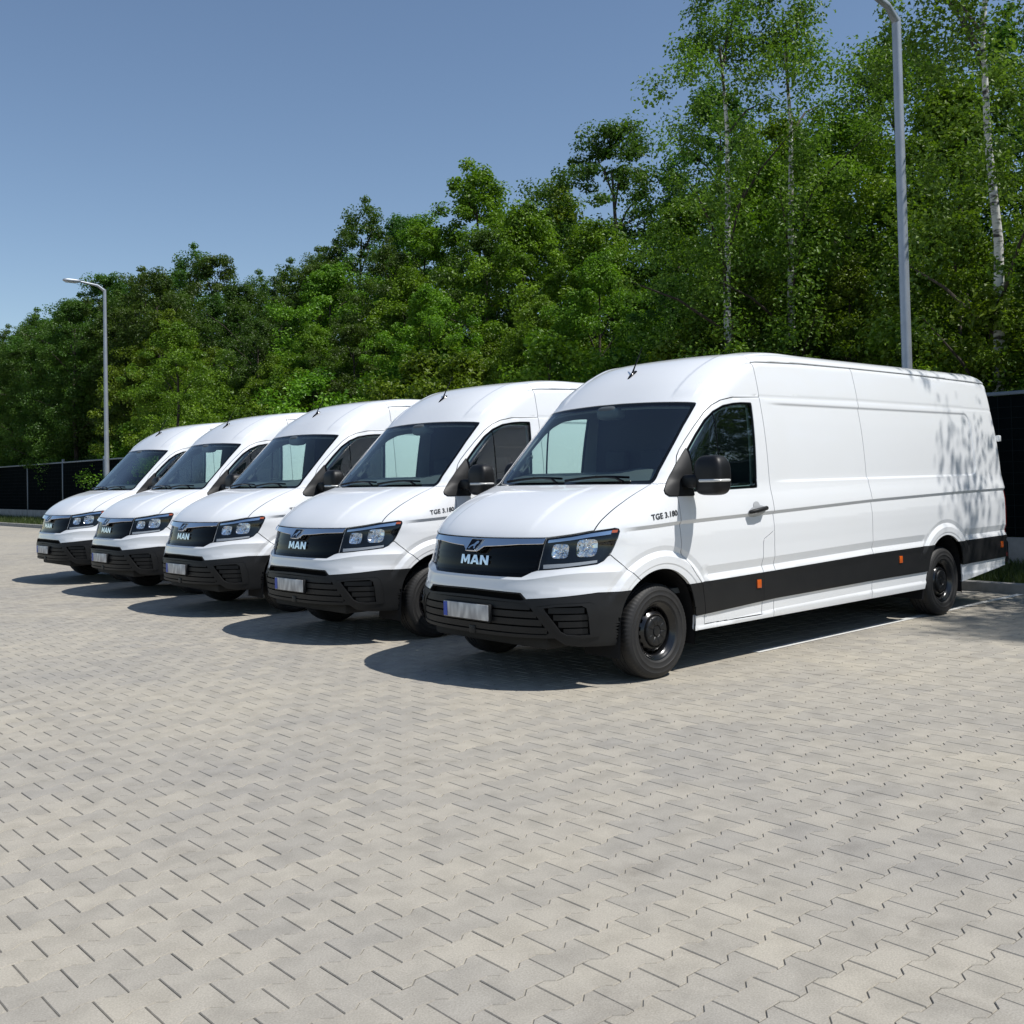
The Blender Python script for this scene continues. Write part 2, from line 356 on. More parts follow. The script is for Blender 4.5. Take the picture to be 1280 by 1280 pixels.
# kerb and verge
ks = bmesh.new(); box_bm(ks, (0, 0, 0), (.15, .992, .30), .012)
ksm = bm_mesh('kerb_stone', ks, M['kerb'], angle=40)
kerb = sheet('kerb', KX+.005, KX+.145, -12, 70, .02, M['kerb']); 
for k in range(-12, 70): link('kerb_stone', ksm, kerb, (KX+.075, k+.5, -.04+NR.uniform(-.003, .003)))
verge = sheet('verge', KX+.15, 60, -60, 120, .07, M['earth'])
def grass(n, x0, x1, y0, y1, hmax):
    x = NR.uniform(x0, x1, n); y = NR.uniform(y0, y1, n); h = NR.uniform(.3, 1, n)*hmax; a = NR.uniform(0, 2*np.pi, n); w = .006+.004*NR.rand(n)
    b = np.stack([x, y, np.full(n, .07)], 1); d = np.stack([np.cos(a), np.sin(a), 0*a], 1); l = np.stack([NR.normal(0, .35, n)*h, NR.normal(0, .35, n)*h, h], 1)
    V = np.stack([b-d*w[:, None], b+d*w[:, None], b+l], 1).reshape(-1, 3)
    return V, np.repeat(NR.rand(n), 3)
g = [grass(16000, KX+.16, FX-.05, -3, 3.5, .16), grass(9000, KX+.16, FX-.05, 3.5, 24, .2), grass(16000, KX+.16, FX-.05, 24, 62, .25)]
V = np.concatenate([q[0] for q in g]); tg_ = np.concatenate([q[1] for q in g])
tag(link('grass', fast_mesh('grass', V, np.arange(len(V)).reshape(-1, 3), M['grass'], tg_)), 'rough grass on the verge between kerb and dark fence', 'grass', kind='stuff')

# ------------------------------------------------------------------ fence
fence = empty('fence', (FX, 20, 0)); tag(fence, 'tall dark panel fence on a concrete plinth behind the vans', 'fence')
BAY = 4.85; PH0, PH1 = .48, 2.56
def fbox(name, d, m, bev=0.0):
    bm = bmesh.new(); box_bm(bm, (0, 0, 0), d, bev); return bm_mesh(name, bm, m, angle=40 if bev else None)
me_pl = fbox('plinth', (.12, BAY-.10, .60), M['concrete'], .008); me_pn = fbox('panel', (.03, BAY-.09, PH1-PH0-.02), M['wall_dark'])
me_po = fbox('post', (.09, .08, 2.85), M['post'], .008); me_ra = fbox('top_rail', (.07, BAY-.085, .055), M['post'], .006)
me_h = fbox('wire', (.006, BAY-.10, .006), M['wire']); me_v = fbox('wire', (.006, .006, PH1-PH0-.03), M['wire'])
gv, gf = [], []
for z in np.arange(PH0+.14, PH1-.05, .16): gv.append(((-.019, 0, z-(PH0+PH1)/2), (.006, BAY-.10, .006)))
for y in np.arange(-BAY/2+.15, BAY/2, .19): gv.append(((-.019, y, 0), (.006, .006, PH1-PH0-.03)))
bm = bmesh.new()
for c, d in gv: box_bm(bm, c, d)
me_g = bm_mesh('wire_grid', bm, M['wire'])
for k in range(-2, 13):
    y0 = 2.05+BAY*k; yc = y0+BAY/2
    link('post', me_po, fence, (0, y0-20, 1.30)); link('plinth', me_pl, fence, (0, yc-20, .18)); link('panel', me_pn, fence, (0, yc-20, (PH0+PH1)/2)); link('top_rail', me_ra, fence, (0, yc-20, PH1+.025))
    if k == -1:
        for c, d in gv: link('wire', me_h if d[1] > 1 else me_v, fence, (c[0], yc-20+c[1], c[2]+(PH0+PH1)/2))
    else: tag(link('wire_grid', me_g, fence, (0, yc-20, (PH0+PH1)/2)), kind='stuff')

# ------------------------------------------------------------------ lamp posts
def lamp_post(x, y, h, r0, r1, label):
    t = empty('lamp_post', (x, y, .0)); tag(t, label, 'lamp post', 'lamp posts along the verge')
    tube('shaft', [(0, 0, .05), (0, 0, 1.2), (0, 0, 1.25), (0, 0, h)], (r0, r0, r0*.9, r1), M['pole'], t, 20)
    box('base_plate', (0, 0, .085), (r0*4, r0*4, .03), M['pole'], .004, t); box('service_hatch', (-r0*.86, 0, .85), (r0*.35, r0*.9, .35), M['pole'], .004, t)
    tube('arm', [(0, 0, h-.05), (-.25, 0, h+.12), (-.9, 0, h+.2)], (r1, r1*.8, r1*.7), M['pole'], t, 12)
    v, f = superbox((-1.15, 0, h+.2), (.62, .22, .12), .6, 24, 10); lm = link('lamp_head', mesh('lamp_head', v, f, M['pole'], True), t)
    box('lamp_glass', (-1.18, 0, h+.135), (.38, .15, .02), M['clear'], .005, lm)
lamp_post(9.0, 31.43, 8.6, .095, .055, 'tall grey lamp post at the far end of the row of vans')
lamp_post(9.6, 1.46, 8.2, .085, .065, 'blue grey lamp post behind the van with its whole side in view')

# ------------------------------------------------------------------ trees
def tree_meshes(name, H, base, rad, nclump, nleaf, ll, lw, lm, bm_, clump=(.35, .8), lean=0.0, seed=1, r0=.14, droop=0.0, flat=.7):
    rs = np.random.RandomState(seed); ph = rs.uniform(0, 6.28, 8)
    # crown outline: an uneven column
    zc = .95*rs.beta(1.3, 1.25, nclump); az = rs.uniform(0, 2*np.pi, nclump)
    env = (np.sin(np.pi*np.clip(zc*.90+.10, 0, 1))**.60)
    env = env*(1+.22*np.sin(2*az+ph[0]+5*zc)+.18*np.sin(3*az+ph[1]-7*zc)+.14*np.sin(11*zc+ph[2]))
    rr = rad*env*rs.uniform(.12, 1, nclump)**.5*np.where(zc > .8, .55, 1)
    c = np.stack([rr*np.cos(az)+lean*zc*H*.1, rr*np.sin(az), base+(H-base)*zc], 1)
    cr = rs.uniform(*clump, nclump)*(1-.35*zc); ctone = np.clip(.45+.25*rs.randn(nclump), 0, 1)
    n = nclump*nleaf; ci = np.repeat(np.arange(nclump), nleaf)
    d = rs.randn(n, 3); d /= np.linalg.norm(d, axis=1, keepdims=True); q = rs.uniform(0, 1, n)**.45
    p = c[ci]+d*(cr[ci]*q)[:, None]*np.array((1, 1, flat)); p[:, 2] -= droop*rs.rand(n)*cr[ci]
    nrm = d*.7+np.array((0, 0, .75))+rs.randn(n, 3)*.55; nrm /= np.linalg.norm(nrm, axis=1, keepdims=True)
    a = np.cross(nrm, rs.randn(n, 3)); a /= np.linalg.norm(a, axis=1, keepdims=True)+1e-9; b = np.cross(nrm, a)
    L = ll*rs.uniform(.6, 1.3, n)[:, None]; W = lw*rs.uniform(.6, 1.3, n)[:, None]
    V = np.stack([p-a*L*.5, p+b*W*.5+nrm*W*.15-a*L*.08, p+a*L*.5-nrm*L*.1, p-b*W*.5+nrm*W*.15-a*L*.08], 1).reshape(-1, 3)
    tone = np.clip(ctone[ci]*.6+.4*rs.rand(n), 0, 1)
    crown = fast_mesh('crown', V, np.arange(4*n).reshape(-1, 4), lm, np.repeat(tone, 4), 4)
    # trunk and limbs in one tapered mesh
    pts = [Vector((lean*H*.1*k/6*.8+.08*math.sin(k*1.3+ph[3]), .08*math.sin(k*1.7+ph[4]), -.1+H*.84*k/6)) for k in range(7)]
    parts = [tube(None, pts, [r0*(1-.13*k) for k in range(7)], bm_, None, 9)]
    for k in range(11):
        i = rs.randint(nclump); e = Vector(c[i]); zb = max(.8, e.z-rs.uniform(.6, 1.6)); f = min(.98, zb/(H*.84)); s0 = pts[int(f*6)].lerp(pts[min(6, int(f*6)+1)], f*6-int(f*6))
        mid = s0.lerp(e, .5)+Vector((0, 0, .15)); parts.append(tube(None, [s0, mid, e], (r0*.34*(1-f*.5), r0*.2, r0*.06), bm_, None, 6))
    tm = bpy.data.meshes.new('trunk'); B = bmesh.new()
    for i, q in enumerate(parts):
        n0 = len(B.faces); B.from_mesh(q); bpy.data.meshes.remove(q); B.faces.ensure_lookup_table()
        for f in B.faces[n0:]: f.material_index = min(i, 1)
    B.to_mesh(tm); B.free(); tm.materials.append(bm_); tm.materials.append(M['bark']); tm.shade_smooth()
    return crown, tm
KIND = {
 'broad': [tree_meshes('b', 12.0, .7, 3.1, 330, 150, .12, .088, M['leaf'], M['bark'], (.32, .8), seed=s) for s in (3, 5, 8)],
 'birch': [tree_meshes('w', 12.5, 1.6, 2.3, 190, 120, .085, .062, M['leaf_b'], M['birch'], (.35, .75), seed=s, r0=.125, droop=.8) for s in (13, 15)],
 'dark': [tree_meshes('d', 13.5, 1.0, 3.0, 320, 135, .12, .078, M['leaf_d'], M['bark'], (.32, .8), seed=s, r0=.17) for s in (23, 26)],
 'shrub': [tree_meshes('s', 4.2, .2, 1.5, 100, 115, .105, .075, M['leaf'], M['bark'], (.35, .65), seed=s, r0=.05) for s in (33, 36)],
}
LAB = {'broad': ('leafy_tree', 'broad leafy green tree in the wood behind the dark fence', 'tree', 'leafy trees behind the fence'),
       'birch': ('birch_tree', 'birch with pale trunk in the wood behind the dark fence', 'tree', 'birches behind the fence'),
       'dark': ('shade_toned_tree', 'dense tree with shade-darkened leaves in the wood behind the dark fence', 'tree', 'dark trees behind the fence'),
       'shrub': ('leafy_shrub', 'low leafy shrub growing right behind the dark fence', 'shrub', 'shrubs behind the fence')}
def plant(kind, x, y, k=None, s=1.0, z=.07, rz=None):
    cr, tr = KIND[kind][k if k is not None else R.randrange(len(KIND[kind]))]
    nm, lab, cat, grp = LAB[kind]; t = empty(nm, (x, y, z), R.uniform(0, 6.28) if rz is None else rz); tag(t, lab, cat, grp); t.scale = (s*R.uniform(.92, 1.08), s*R.uniform(.92, 1.08), s)
    link('trunk', tr, t); link('crown', cr, t)
    return t
y = 0.0
while y < 37:                                              # young growth leaning over the fence
    plant('shrub', R.uniform(11.9, 12.4) if y > 4 else 12.7, y, s=R.uniform(.85, 1.25)); y += R.uniform(1.5, 2.2)
y = 0.6
while y < 70:
    plant('dark' if y > 37 else R.choice(('broad', 'broad', 'broad', 'dark')), R.uniform(13.4, 14.4), y, s=R.uniform(.46, .62) if y < 36 else R.uniform(.75, .95)); y += R.uniform(1.9, 2.6)  # past the vans only dark leaves, their colour standing in for shade
y = 1.0
while y < 78:
    plant('dark' if y > 36 else R.choice(('broad', 'broad', 'dark')), R.uniform(16.6, 18), y, s=R.uniform(.72, .88)); y += R.uniform(2.4, 3.2)
y = 1.0
while y < 90:
    plant('dark' if y > 34 else R.choice(('broad', 'dark')), R.uniform(20.5, 22.5), y, s=R.uniform(.98, 1.2)); y += R.uniform(2.8, 3.8)
for px, X in ((912, 12.9), (1247, 12.6), (992, 14.0)):      # the pale trunks that show between the leaves
    a = (_d+_X*(px-640)/FPX-_U*(430-PPY)/FPX); tt = (X-CAM[0])/a[0]; plant('birch', X, CAM[1]+tt*a[1], s=1.0)
# the trees beside the yard, right of the picture, that shade the rear of the near van
tag(plant('birch', 9.6, -4.3, 1, .95, rz=1.0), 'birch on the grass verge beside the rear of the open end van', 'tree', 'trees on the grass verge'); plant('dark', 11.6, -2.0, 0, .6, rz=2.0); tag(plant('birch', 9.2, -9.4, 0, 1.15, rz=0.4), 'tall birch on the grass verge farther along from the vans', 'tree', 'trees on the grass verge')
for y in np.arange(-26, -1.5, 2.6): plant('broad' if R.random() < .6 else 'dark', R.uniform(13.2, 14.4), y, s=R.uniform(.6, .8) if y < -9 else R.uniform(.42, .5))     # the wood goes on beyond the picture
tag(plant('broad', 9.7, 27.0, 1, .60, rz=2.0), 'young leafy tree on the grass verge next to the tall lamp post', 'tree', 'trees on the grass verge'); plant('dark', 12.2, 44, 0, .8, rz=1.0); plant('dark', 12.3, 50.5, 1, .8, rz=1.0)
# the deeper wood, one mass
rs = np.random.RandomState(77); n = 60000
p = np.stack([rs.uniform(23, 30, n), rs.uniform(-14, 100, n), 8.5*rs.beta(1.0, 1.2, n)], 1); p[:, 2] *= .8+.2*np.sin(p[:, 1]*.9)+.1*np.sin(p[:, 1]*2.3)
nrm = rs.randn(n, 3)+np.array((-.6, -.6, .6)); nrm /= np.linalg.norm(nrm, axis=1, keepdims=True); a = np.cross(nrm, rs.randn(n, 3)); a /= np.linalg.norm(a, axis=1, keepdims=True); b = np.cross(nrm, a)
l = rs.uniform(.16, .34, n)[:, None]
V = np.stack([p-a*l, p+b*l*.6, p+a*l, p-b*l*.6], 1).reshape(-1, 3)
tag(link('far_wood', fast_mesh('far_wood', V, np.arange(4*n).reshape(-1, 4), M['leaf_d'], np.repeat(rs.rand(n)*.6, 4), 4)), 'deep wood filling the gaps behind the front trees', 'wood', kind='stuff')

# ------------------------------------------------------------------ the van: one lofted body surface P(s, t), cut into its panels
def pchip(xk, yk, x):
    xk = np.asarray(xk, float); yk = np.asarray(yk, float); h = np.diff(xk); d = np.diff(yk)/h; m = np.zeros_like(yk)
    for i in range(1, len(yk)-1):
        if d[i-1]*d[i] > 0:
            w1 = 2*h[i]+h[i-1]; w2 = h[i]+2*h[i-1]; m[i] = (w1+w2)/(w1/d[i-1]+w2/d[i])
    m[0] = d[0]; m[-1] = d[-1]
    i = np.clip(np.searchsorted(xk, x)-1, 0, len(h)-1); q = (x-xk[i])/h[i]
    return yk[i]*(1+2*q)*(1-q)**2+h[i]*m[i]*q*(1-q)**2+yk[i+1]*q*q*(3-2*q)+h[i]*m[i+1]*q*q*(q-1)
# height, half width, nose position, corner length, corner exponent
TAB = np.array([
(.26,.985,.05,1.0,3.0),(.32,1.006,.015,1.0,3.0),(.45,1.022,-.006,1.0,3.0),(.55,1.030,-.012,1.0,3.0),(.68,1.034,.006,1.0,2.95),(.78,1.036,.042,1.0,2.85),
(.90,1.039,.060,1.0,2.7),(1.0,1.041,.083,1.0,2.65),(1.06,1.041,.098,1.0,2.7),(1.10,1.040,.125,.99,2.75),(1.15,1.038,.18,.95,2.8),(1.22,1.034,.285,.90,2.85),
(1.30,1.025,.44,.83,2.95),(1.37,1.013,.635,.72,3.1),(1.42,1.006,.82,.59,3.3),(1.46,1.003,.955,.48,3.4),(1.55,.998,1.045,.45,3.3),(1.72,.985,1.205,.45,3.2),
(1.92,.962,1.39,.45,3.1),(2.05,.941,1.51,.45,3.0),(2.12,.929,1.575,.46,2.9),(2.2,.916,1.655,.48,2.8),(2.29,.899,1.755,.52,2.65),(2.38,.880,1.88,.58,2.55),
(2.44,.866,1.985,.62,2.5),(2.495,.850,2.13,.60,2.5),(2.53,.81,2.30,.6,2.5),(2.56,.72,2.53,.6,2.5),(2.58,.52,2.82,.55,2.4),(2.588,.27,3.12,.5,2.3),(2.591,0,3.40,.4,2.3)])
TT = np.concatenate([[0], np.cumsum(np.hypot(np.hypot(np.diff(TAB[:, 0]), np.diff(TAB[:, 1])), .6*np.diff(TAB[:, 2])))])
TMAX = TT[-1]; LEN = 6.97
_tf = np.linspace(0, TMAX, 6000)
_RT = [pchip(TT, TAB[:, k], _tf) for k in range(5)]
def ring(t): return [np.interp(t, _tf, r) for r in _RT]
def XR(z): return LEN - 0.05*sstep(1.2, 2.3, z) - .28*sstep(2.40, 2.591, z)**1.5      # rear end
def P(s, t):
    s = np.asarray(s, float); t = np.clip(np.asarray(t, float), 0, TMAX); sg = np.where(s < 0, -1.0, 1.0); s = np.abs(s)
    z, B, xf, A, n = ring(t)
    th = np.clip(s, 0, 1)*np.pi/2
    x = xf + A*(1-np.abs(np.cos(th))**(2/n)); y = B*np.sin(th)**(2/n)
    xr = XR(z); rc = np.minimum(.11, .5*B); xe = xr - rc
    x = np.where(s > 1, xf+A+(xe-xf-A)*(np.clip(s, 1, 5)-1)/4., x); y = np.where(s > 1, B, y)
    a = np.clip((s-5)/.2, 0, 1)*np.pi/2
    x = np.where(s > 5, xe + rc*np.sin(a), x); y = np.where(s > 5, B-rc*(1-np.cos(a)), y)
    y = np.where(s > 5.2, (B-rc)*(1-np.clip((s-5.2)/.8, 0, 1)), y)
    return np.stack([x, -y*sg, z+0*x], -1)
def grad_normal(f, s, t):
    es, et = .0012, .0014
    a = f(s+es, t)-f(s-es, t); t0 = np.clip(t-et, 0, TMAX); t1 = np.clip(t+et, 0, TMAX); b = f(s, t1)-f(s, t0)
    n = np.cross(b, a); n /= np.linalg.norm(n, axis=-1, keepdims=True)+1e-12
    return n
_n = grad_normal(P, np.array([3.0]), np.array([.8]))[0]; NSIGN = 1.0 if _n[1] < 0 else -1.0
def t_of_z(z): return np.interp(z, _RT[0], _tf)
def st_x(x, z):
    t = t_of_z(np.asarray(z, float)); zz, B, xf, A, n = ring(t); x = np.asarray(x, float)
    c = np.clip(1-(x-xf)/A, 0, 1)**(n/2); s0 = np.arccos(np.clip(c, 0, 1))/(np.pi/2)
    rc = np.minimum(.11, .5*B); xe = XR(zz)-rc
    return np.where(x > xf+A, 1+4*(x-xf-A)/(xe-xf-A), s0), t
def st_y(y, z):
    t = t_of_z(np.asarray(z, float)); zz, B, xf, A, n = ring(t)
    return np.arcsin(np.clip(np.abs(y)/B, 0, 1)**(n/2))/(np.pi/2)*np.sign(y), t
zc_belt = lambda x: np.interp(x, (.62, 1.19, 2.42, 4.0, 5.8, 6.97), (1.131, 1.160, 1.191, 1.236, 1.266, 1.276))
z_bt = lambda x: np.interp(x, (1.30, 2.42, 4.0, 5.1, 6.97), (.675, .694, .728, .737, .752))
z_bb = lambda x: np.interp(x, (1.40, 2.42, 4.0, 5.0, 6.97), (.430, .468, .485, .487, .515))
z_roof = lambda x: np.interp(x, (2.10, 2.227, 2.337, 2.443, 3.15, 4.0, 5.2, 6.3, 6.97), (2.30, 2.380, 2.423, 2.446, 2.468, 2.474, 2.472, 2.458, 2.445))
z_gut = lambda x: np.interp(x, (1.9, 2.05, 2.42, 4.0, 5.5, 6.97), (2.10, 2.128, 2.143, 2.158, 2.155, 2.140))
WH = ((.996, .352), (5.486, .352))
def disp(X, n0):
    x, y, z = X[..., 0], np.abs(X[..., 1]), X[..., 2]
    side = sstep(.40, .75, np.abs(n0[..., 1])); front = 1-sstep(.55, .85, np.abs(n0[..., 1]))
    r1 = np.hypot(x-WH[0][0], z-.352); r2 = np.hypot(x-5.46, z-.352)
    near = np.maximum(1-sstep(.60, .66, r1), 1-sstep(.60, .66, r2))*sstep(.45, .55, z)
    d = z-zc_belt(x); o = side*sstep(.58, .80, x)*np.interp(d, (-.30, -.12, -.027, 0, .02, .15, .25), (0, 0, -.008, .011, .0105, .002, 0))
    d = z-z_bt(x); o = o + side*(1-near)*sstep(1.1, 1.25, x)*np.interp(d, (-.05, 0, .055, .120, .21), (0, .006, -.015, .002, 0))
    qx = np.abs(x-4.14)-2.14+.11; qz = np.abs(z-1.762)-.342+.11
    sd = np.minimum(np.maximum(qx, qz), 0)+np.hypot(np.maximum(qx, 0), np.maximum(qz, 0))-.11
    o = o - .014*side*(1-sstep(-.028, .002, sd))*sstep(2.46, 2.80, x)
    for r in (r1, r2):
        o = o + side*sstep(.58, .72, z)*np.interp(r, (.40, .47, .498, .508, .558, .597, .635, .66), (.007, .010, .010, .014, .014, -.009, 0, 0))
    o = o + front*.011*(1-sstep(.455, .515, y))*sstep(1.06, 1.26, z)*(1-sstep(1.38, 1.452, z))
    o = o + front*.004*(1-sstep(.76, .80, y))*sstep(1.08, 1.22, z)*(1-sstep(1.38, 1.452, z))
    d = z-(.772+.055*sstep(.45, .9, y)); o = o + (1-side*sstep(.5, .7, x))*np.interp(d, (-.10, 0, .045, .085), (0, .020, .004, 0))*(1-sstep(.88, .92, z))
    rib = sstep(.60, .645, y)*(1-sstep(.775, .80, y)); o = o + .010*rib*sstep(2.11, 2.20, z)*(1-sstep(2.6, 3.4, x))
    d = z-z_roof(x); o = o + sstep(2.05, 2.40, x)*np.interp(d, (-.03, -.006, .004, .035), (0, -.008, .004, 0))*(z < 2.53)
    d = z-z_gut(x); o = o + sstep(1.95, 2.1, x)*np.interp(d, (-.014, 0, .014), (0, -.005, 0))
    d = z-z_bb(x); o = o + side*sstep(1.3, 1.45, x)*np.interp(d, (-.11, -.09, -.02, 0), (.004, -.006, -.008, 0))
    return o
def PD(s, t):
    X = P(s, t); n0 = grad_normal(P, np.asarray(s, float), np.asarray(t, float))*NSIGN
    return X + n0*disp(X, n0)[..., None]
def surf(s, t, off=0.0):
    s = np.asarray(s, float); t = np.asarray(t, float); X = PD(s, t); n = grad_normal(PD, s, t)*NSIGN
    off = np.asarray(off, float)
    return X + n*(off[..., None] if off.ndim else off), n
def on_side(x, z, off=0.0): return surf(*st_x(x, z), off)
def on_front(y, z, off=0.0):
    s, t = st_y(-np.asarray(y, float), z)             # y<0 is the driver's side, s>0
    return surf(s, t, off)

SC = 1.45
def dens(pts, h=.016, closed=False):
    pts = [np.array((a*SC, b)) for a, b in pts]; out = []
    if closed: pts = pts+[pts[0]]
    for a, b in zip(pts[:-1], pts[1:]):
        k = max(1, int(np.ceil(np.linalg.norm(b-a)/h)))
        out += [a+(b-a)*i/k for i in range(k)]
    if not closed: out.append(pts[-1])
    return np.array(out)
def sxl(L, closed=False, h=.02):
    out = []; L = list(L)+([L[0]] if closed else [])
    for (x0, z0), (x1, z1) in zip(L[:-1], L[1:]):
        k = max(1, int(math.hypot(x1-x0, z1-z0)/h)); out += [(x0+(x1-x0)*i/k, z0+(z1-z0)*i/k) for i in range(k)]
    if not closed: out.append(L[-1])
    return [tuple(map(float, st_x(x, z))) for x, z in out]
def smooth_poly(pts, it=1):
    """round the corners of a traced outline a little (Chaikin)"""
    for _ in range(it):
        q = []
        for a, b in zip(pts, pts[1:]+pts[:1]):
            a = np.array(a); b = np.array(b); q += [tuple(a*.8+b*.2), tuple(a*.2+b*.8)]
        pts = q
    return pts
def inpoly(px, py, poly):
    inside = np.zeros(px.shape, bool); n = len(poly)
    for i in range(n):
        x1, y1 = poly[i]; x2, y2 = poly[(i+1) % n]
        if y1 == y2: continue
        c = ((y1 > py) != (y2 > py)) & (px < (x2-x1)*(py-y1)/(y2-y1)+x1); inside ^= c
    return inside

HOODSEAM = [(.583, .884), (.586, .972), (.597, 1.057), (.613, 1.16), (.620, 1.28), (.616, 1.44)]
LAMP = [(.340, .825), (.471, .850), (.583, .877), (.67, .891), (.699, .897), (.722, .889), (.732, .870), (.731, .820), (.703, .715), (.671, .662), (.636, .640), (.455, .614), (.320, .601), (.331, .706)]
GRILLE = [(0, .817), (.192, .822), (.336, .826), (.327, .706), (.314, .601), (.28, .588), (.226, .549), (0, .547)]
CHROME = [(0, .8165), (.192, .8215), (.335, .8255), (.3325, .785), (.201, .778), (.035, .753), (.014, .712), (0, .711)]
SPLIT = [(0, .443), (.23, .435), (.264, .394), (.481, .415), (.68, .437), (.796, .433), (.90, .436)]
BOTTOM = [(0, .119), (.296, .123), (.432, .125), (.491, .076), (.583, .06), (.777, .053), (.90, .05)]
WBUMP = [(0, .547), (.226, .549), (.28, .588), (.314, .601), (.320, .601), (.455, .614), (.636, .640), (.671, .662), (.703, .700), (.85, .554), (.90, .50)] + SPLIT[::-1]
BBUMP = SPLIT + BOTTOM[::-1]
SLOT = [(0, .436), (.225, .428), (.255, .392), (.235, .386), (0, .398)]
INTAKE = [(0, .375), (.262, .368), (.30, .330), (.40, .165), (.385, .150), (0, .146)]
FOG = [(.329, .345), (.445, .366), (.638, .373), (.665, .359), (.689, .284), (.698, .133), (.587, .122), (.495, .130), (.449, .148)]
FOGIN = [(.372, .336), (.445, .346), (.592, .352), (.620, .335), (.632, .28), (.640, .150), (.58, .143), (.505, .150), (.470, .172)]
WS = [(0, 1.452), (.3, 1.452), (.607, 1.4475), (.608, 1.718), (.617, 1.97), (.643, 2.170), (.640, 2.190), (.625, 2.197), (.552, 2.204), (.239, 2.223), (.04, 2.233), (0, 2.233)]
WSIN = [(0, 1.497), (.3, 1.497), (.548, 1.50), (.565, 1.515), (.571, 1.55), (.575, 1.718), (.585, 1.97), (.603, 2.115), (.601, 2.15), (.585, 2.168), (.55, 2.174), (.239, 2.194), (0, 2.203)]
HOOD = [(0, .823), (.192, .828), (.338, .831), (.471, .856)] + HOODSEAM + [(.3, 1.445), (0, 1.445)]
DOOR = sxl([(2.42, 2.142), (2.048, 2.128), (1.885, 2.098), (1.782, 2.057), (1.686, 1.995), (1.557, 1.885), (1.444, 1.781), (1.359, 1.698), (1.318, 1.65), (1.273, 1.573), (1.250, 1.477), (1.222, 1.40), (1.206, 1.339), (1.207, 1.266), (1.206, 1.155), (1.206, 1.063), (1.210, .984), (1.205, .93), (1.225, .895), (1.29, .84), (1.371, .745), (1.444, .673), (1.479, .56), (1.498, .443), (1.506, .352), (2.25, .352), (2.260, .484), (2.255, .694), (2.250, .767), (2.258, .83), (2.262, .940), (2.275, .965), (2.42, 1.028)], True)
WIN = sxl([(2.285, 2.088), (2.292, 2.080), (2.292, 2.06), (2.238, 1.40), (2.232, 1.387), (1.42, 1.375), (1.40, 1.385), (1.41, 1.70), (1.535, 1.824), (1.657, 1.934), (1.77, 2.006), (1.90, 2.055), (2.037, 2.077), (2.15, 2.086)], True)
WININ = sxl([(2.262, 2.074), (2.270, 2.066), (2.270, 2.05), (2.218, 1.415), (2.208, 1.404), (1.435, 1.392), (1.42, 1.40), (1.43, 1.698), (1.545, 1.812), (1.667, 1.921), (1.775, 1.991), (1.905, 2.039), (2.04, 2.061), (2.15, 2.071)], True)
SAIL = sxl([(1.412, 1.712), (1.276, 1.583), (1.168, 1.466), (1.088, 1.392), (1.085, 1.368), (1.118, 1.348), (1.402, 1.345), (1.404, 1.70)], True)
PILLARSEAM = [(.607, 1.4475)] + sxl([(1.168, 1.462)])
ARCH_F = [(.545, .20), (.55, .315), (.562, .52), (.60, .615), (.655, .69), (.78, .772), (.888, .81), (1.003, .818), (1.123, .795), (1.224, .741), (1.302, .675), (1.345, .59), (1.372, .5), (1.398, .38), (1.388, .32), (1.388, .20)]
ARCH_R = [(5.00, .20), (5.04, .354), (5.085, .55), (5.16, .72), (5.272, .79), (5.366, .818), (5.446, .828), (5.54, .818), (5.622, .793), (5.70, .753), (5.755, .702), (5.80, .63), (5.823, .572), (5.838, .34), (5.835, .20)]
def rnd_arc(L, it=2):
    L = [np.array(p) for p in L]
    for _ in range(it):
        q = [L[0]]
        for a, b in zip(L[:-1], L[1:]): q += [a*.75+b*.25, a*.25+b*.75]
        q.append(L[-1]); L = q
    return [tuple(p) for p in L]
ARCH_F = rnd_arc(ARCH_F); ARCH_R = rnd_arc(ARCH_R)
AF_ST = sxl([(x, max(z, .262)) for x, z in ARCH_F]); AR_ST = sxl([(x, max(z, .262)) for x, z in ARCH_R])
xs = np.arange(1.30, 6.93, .06)
def along(fn, x0, x1, h=.05, dz=0.0):
    x = np.linspace(x0, x1, max(2, int((x1-x0)/h))); return [tuple(map(float, st_x(a, float(fn(a))+dz))) for a in x]
BAND_T = along(z_bt, 1.29, 6.85); BAND_B = along(z_bb, 1.38, 6.85)
BAND_T = BAND_T + [(5.28, BAND_T[-1][1])]; BAND_B = BAND_B + [(5.28, BAND_B[-1][1])]
def seam_x(x, z0, z1): return [tuple(map(float, st_x(x, z))) for z in np.linspace(z0, z1, 60)]
ROOFLINE = along(z_roof, 2.4201, 6.80) + [(5.25, float(t_of_z(2.445)))]
SILL_B = [tuple(map(float, st_x(x, np.interp(x, (1.3, 1.4, 5.05, 5.8, 6.3, 6.86), (.300, .312, .312, .312, .36, .415))))) for x in np.linspace(1.30, 6.85, 90)] + [(5.30, float(t_of_z(.415)))]
TAIL = [(5.02, float(t_of_z(.78))), (5.02, float(t_of_z(1.25))), (5.17, float(t_of_z(1.25))), (5.17, float(t_of_z(.78)))]

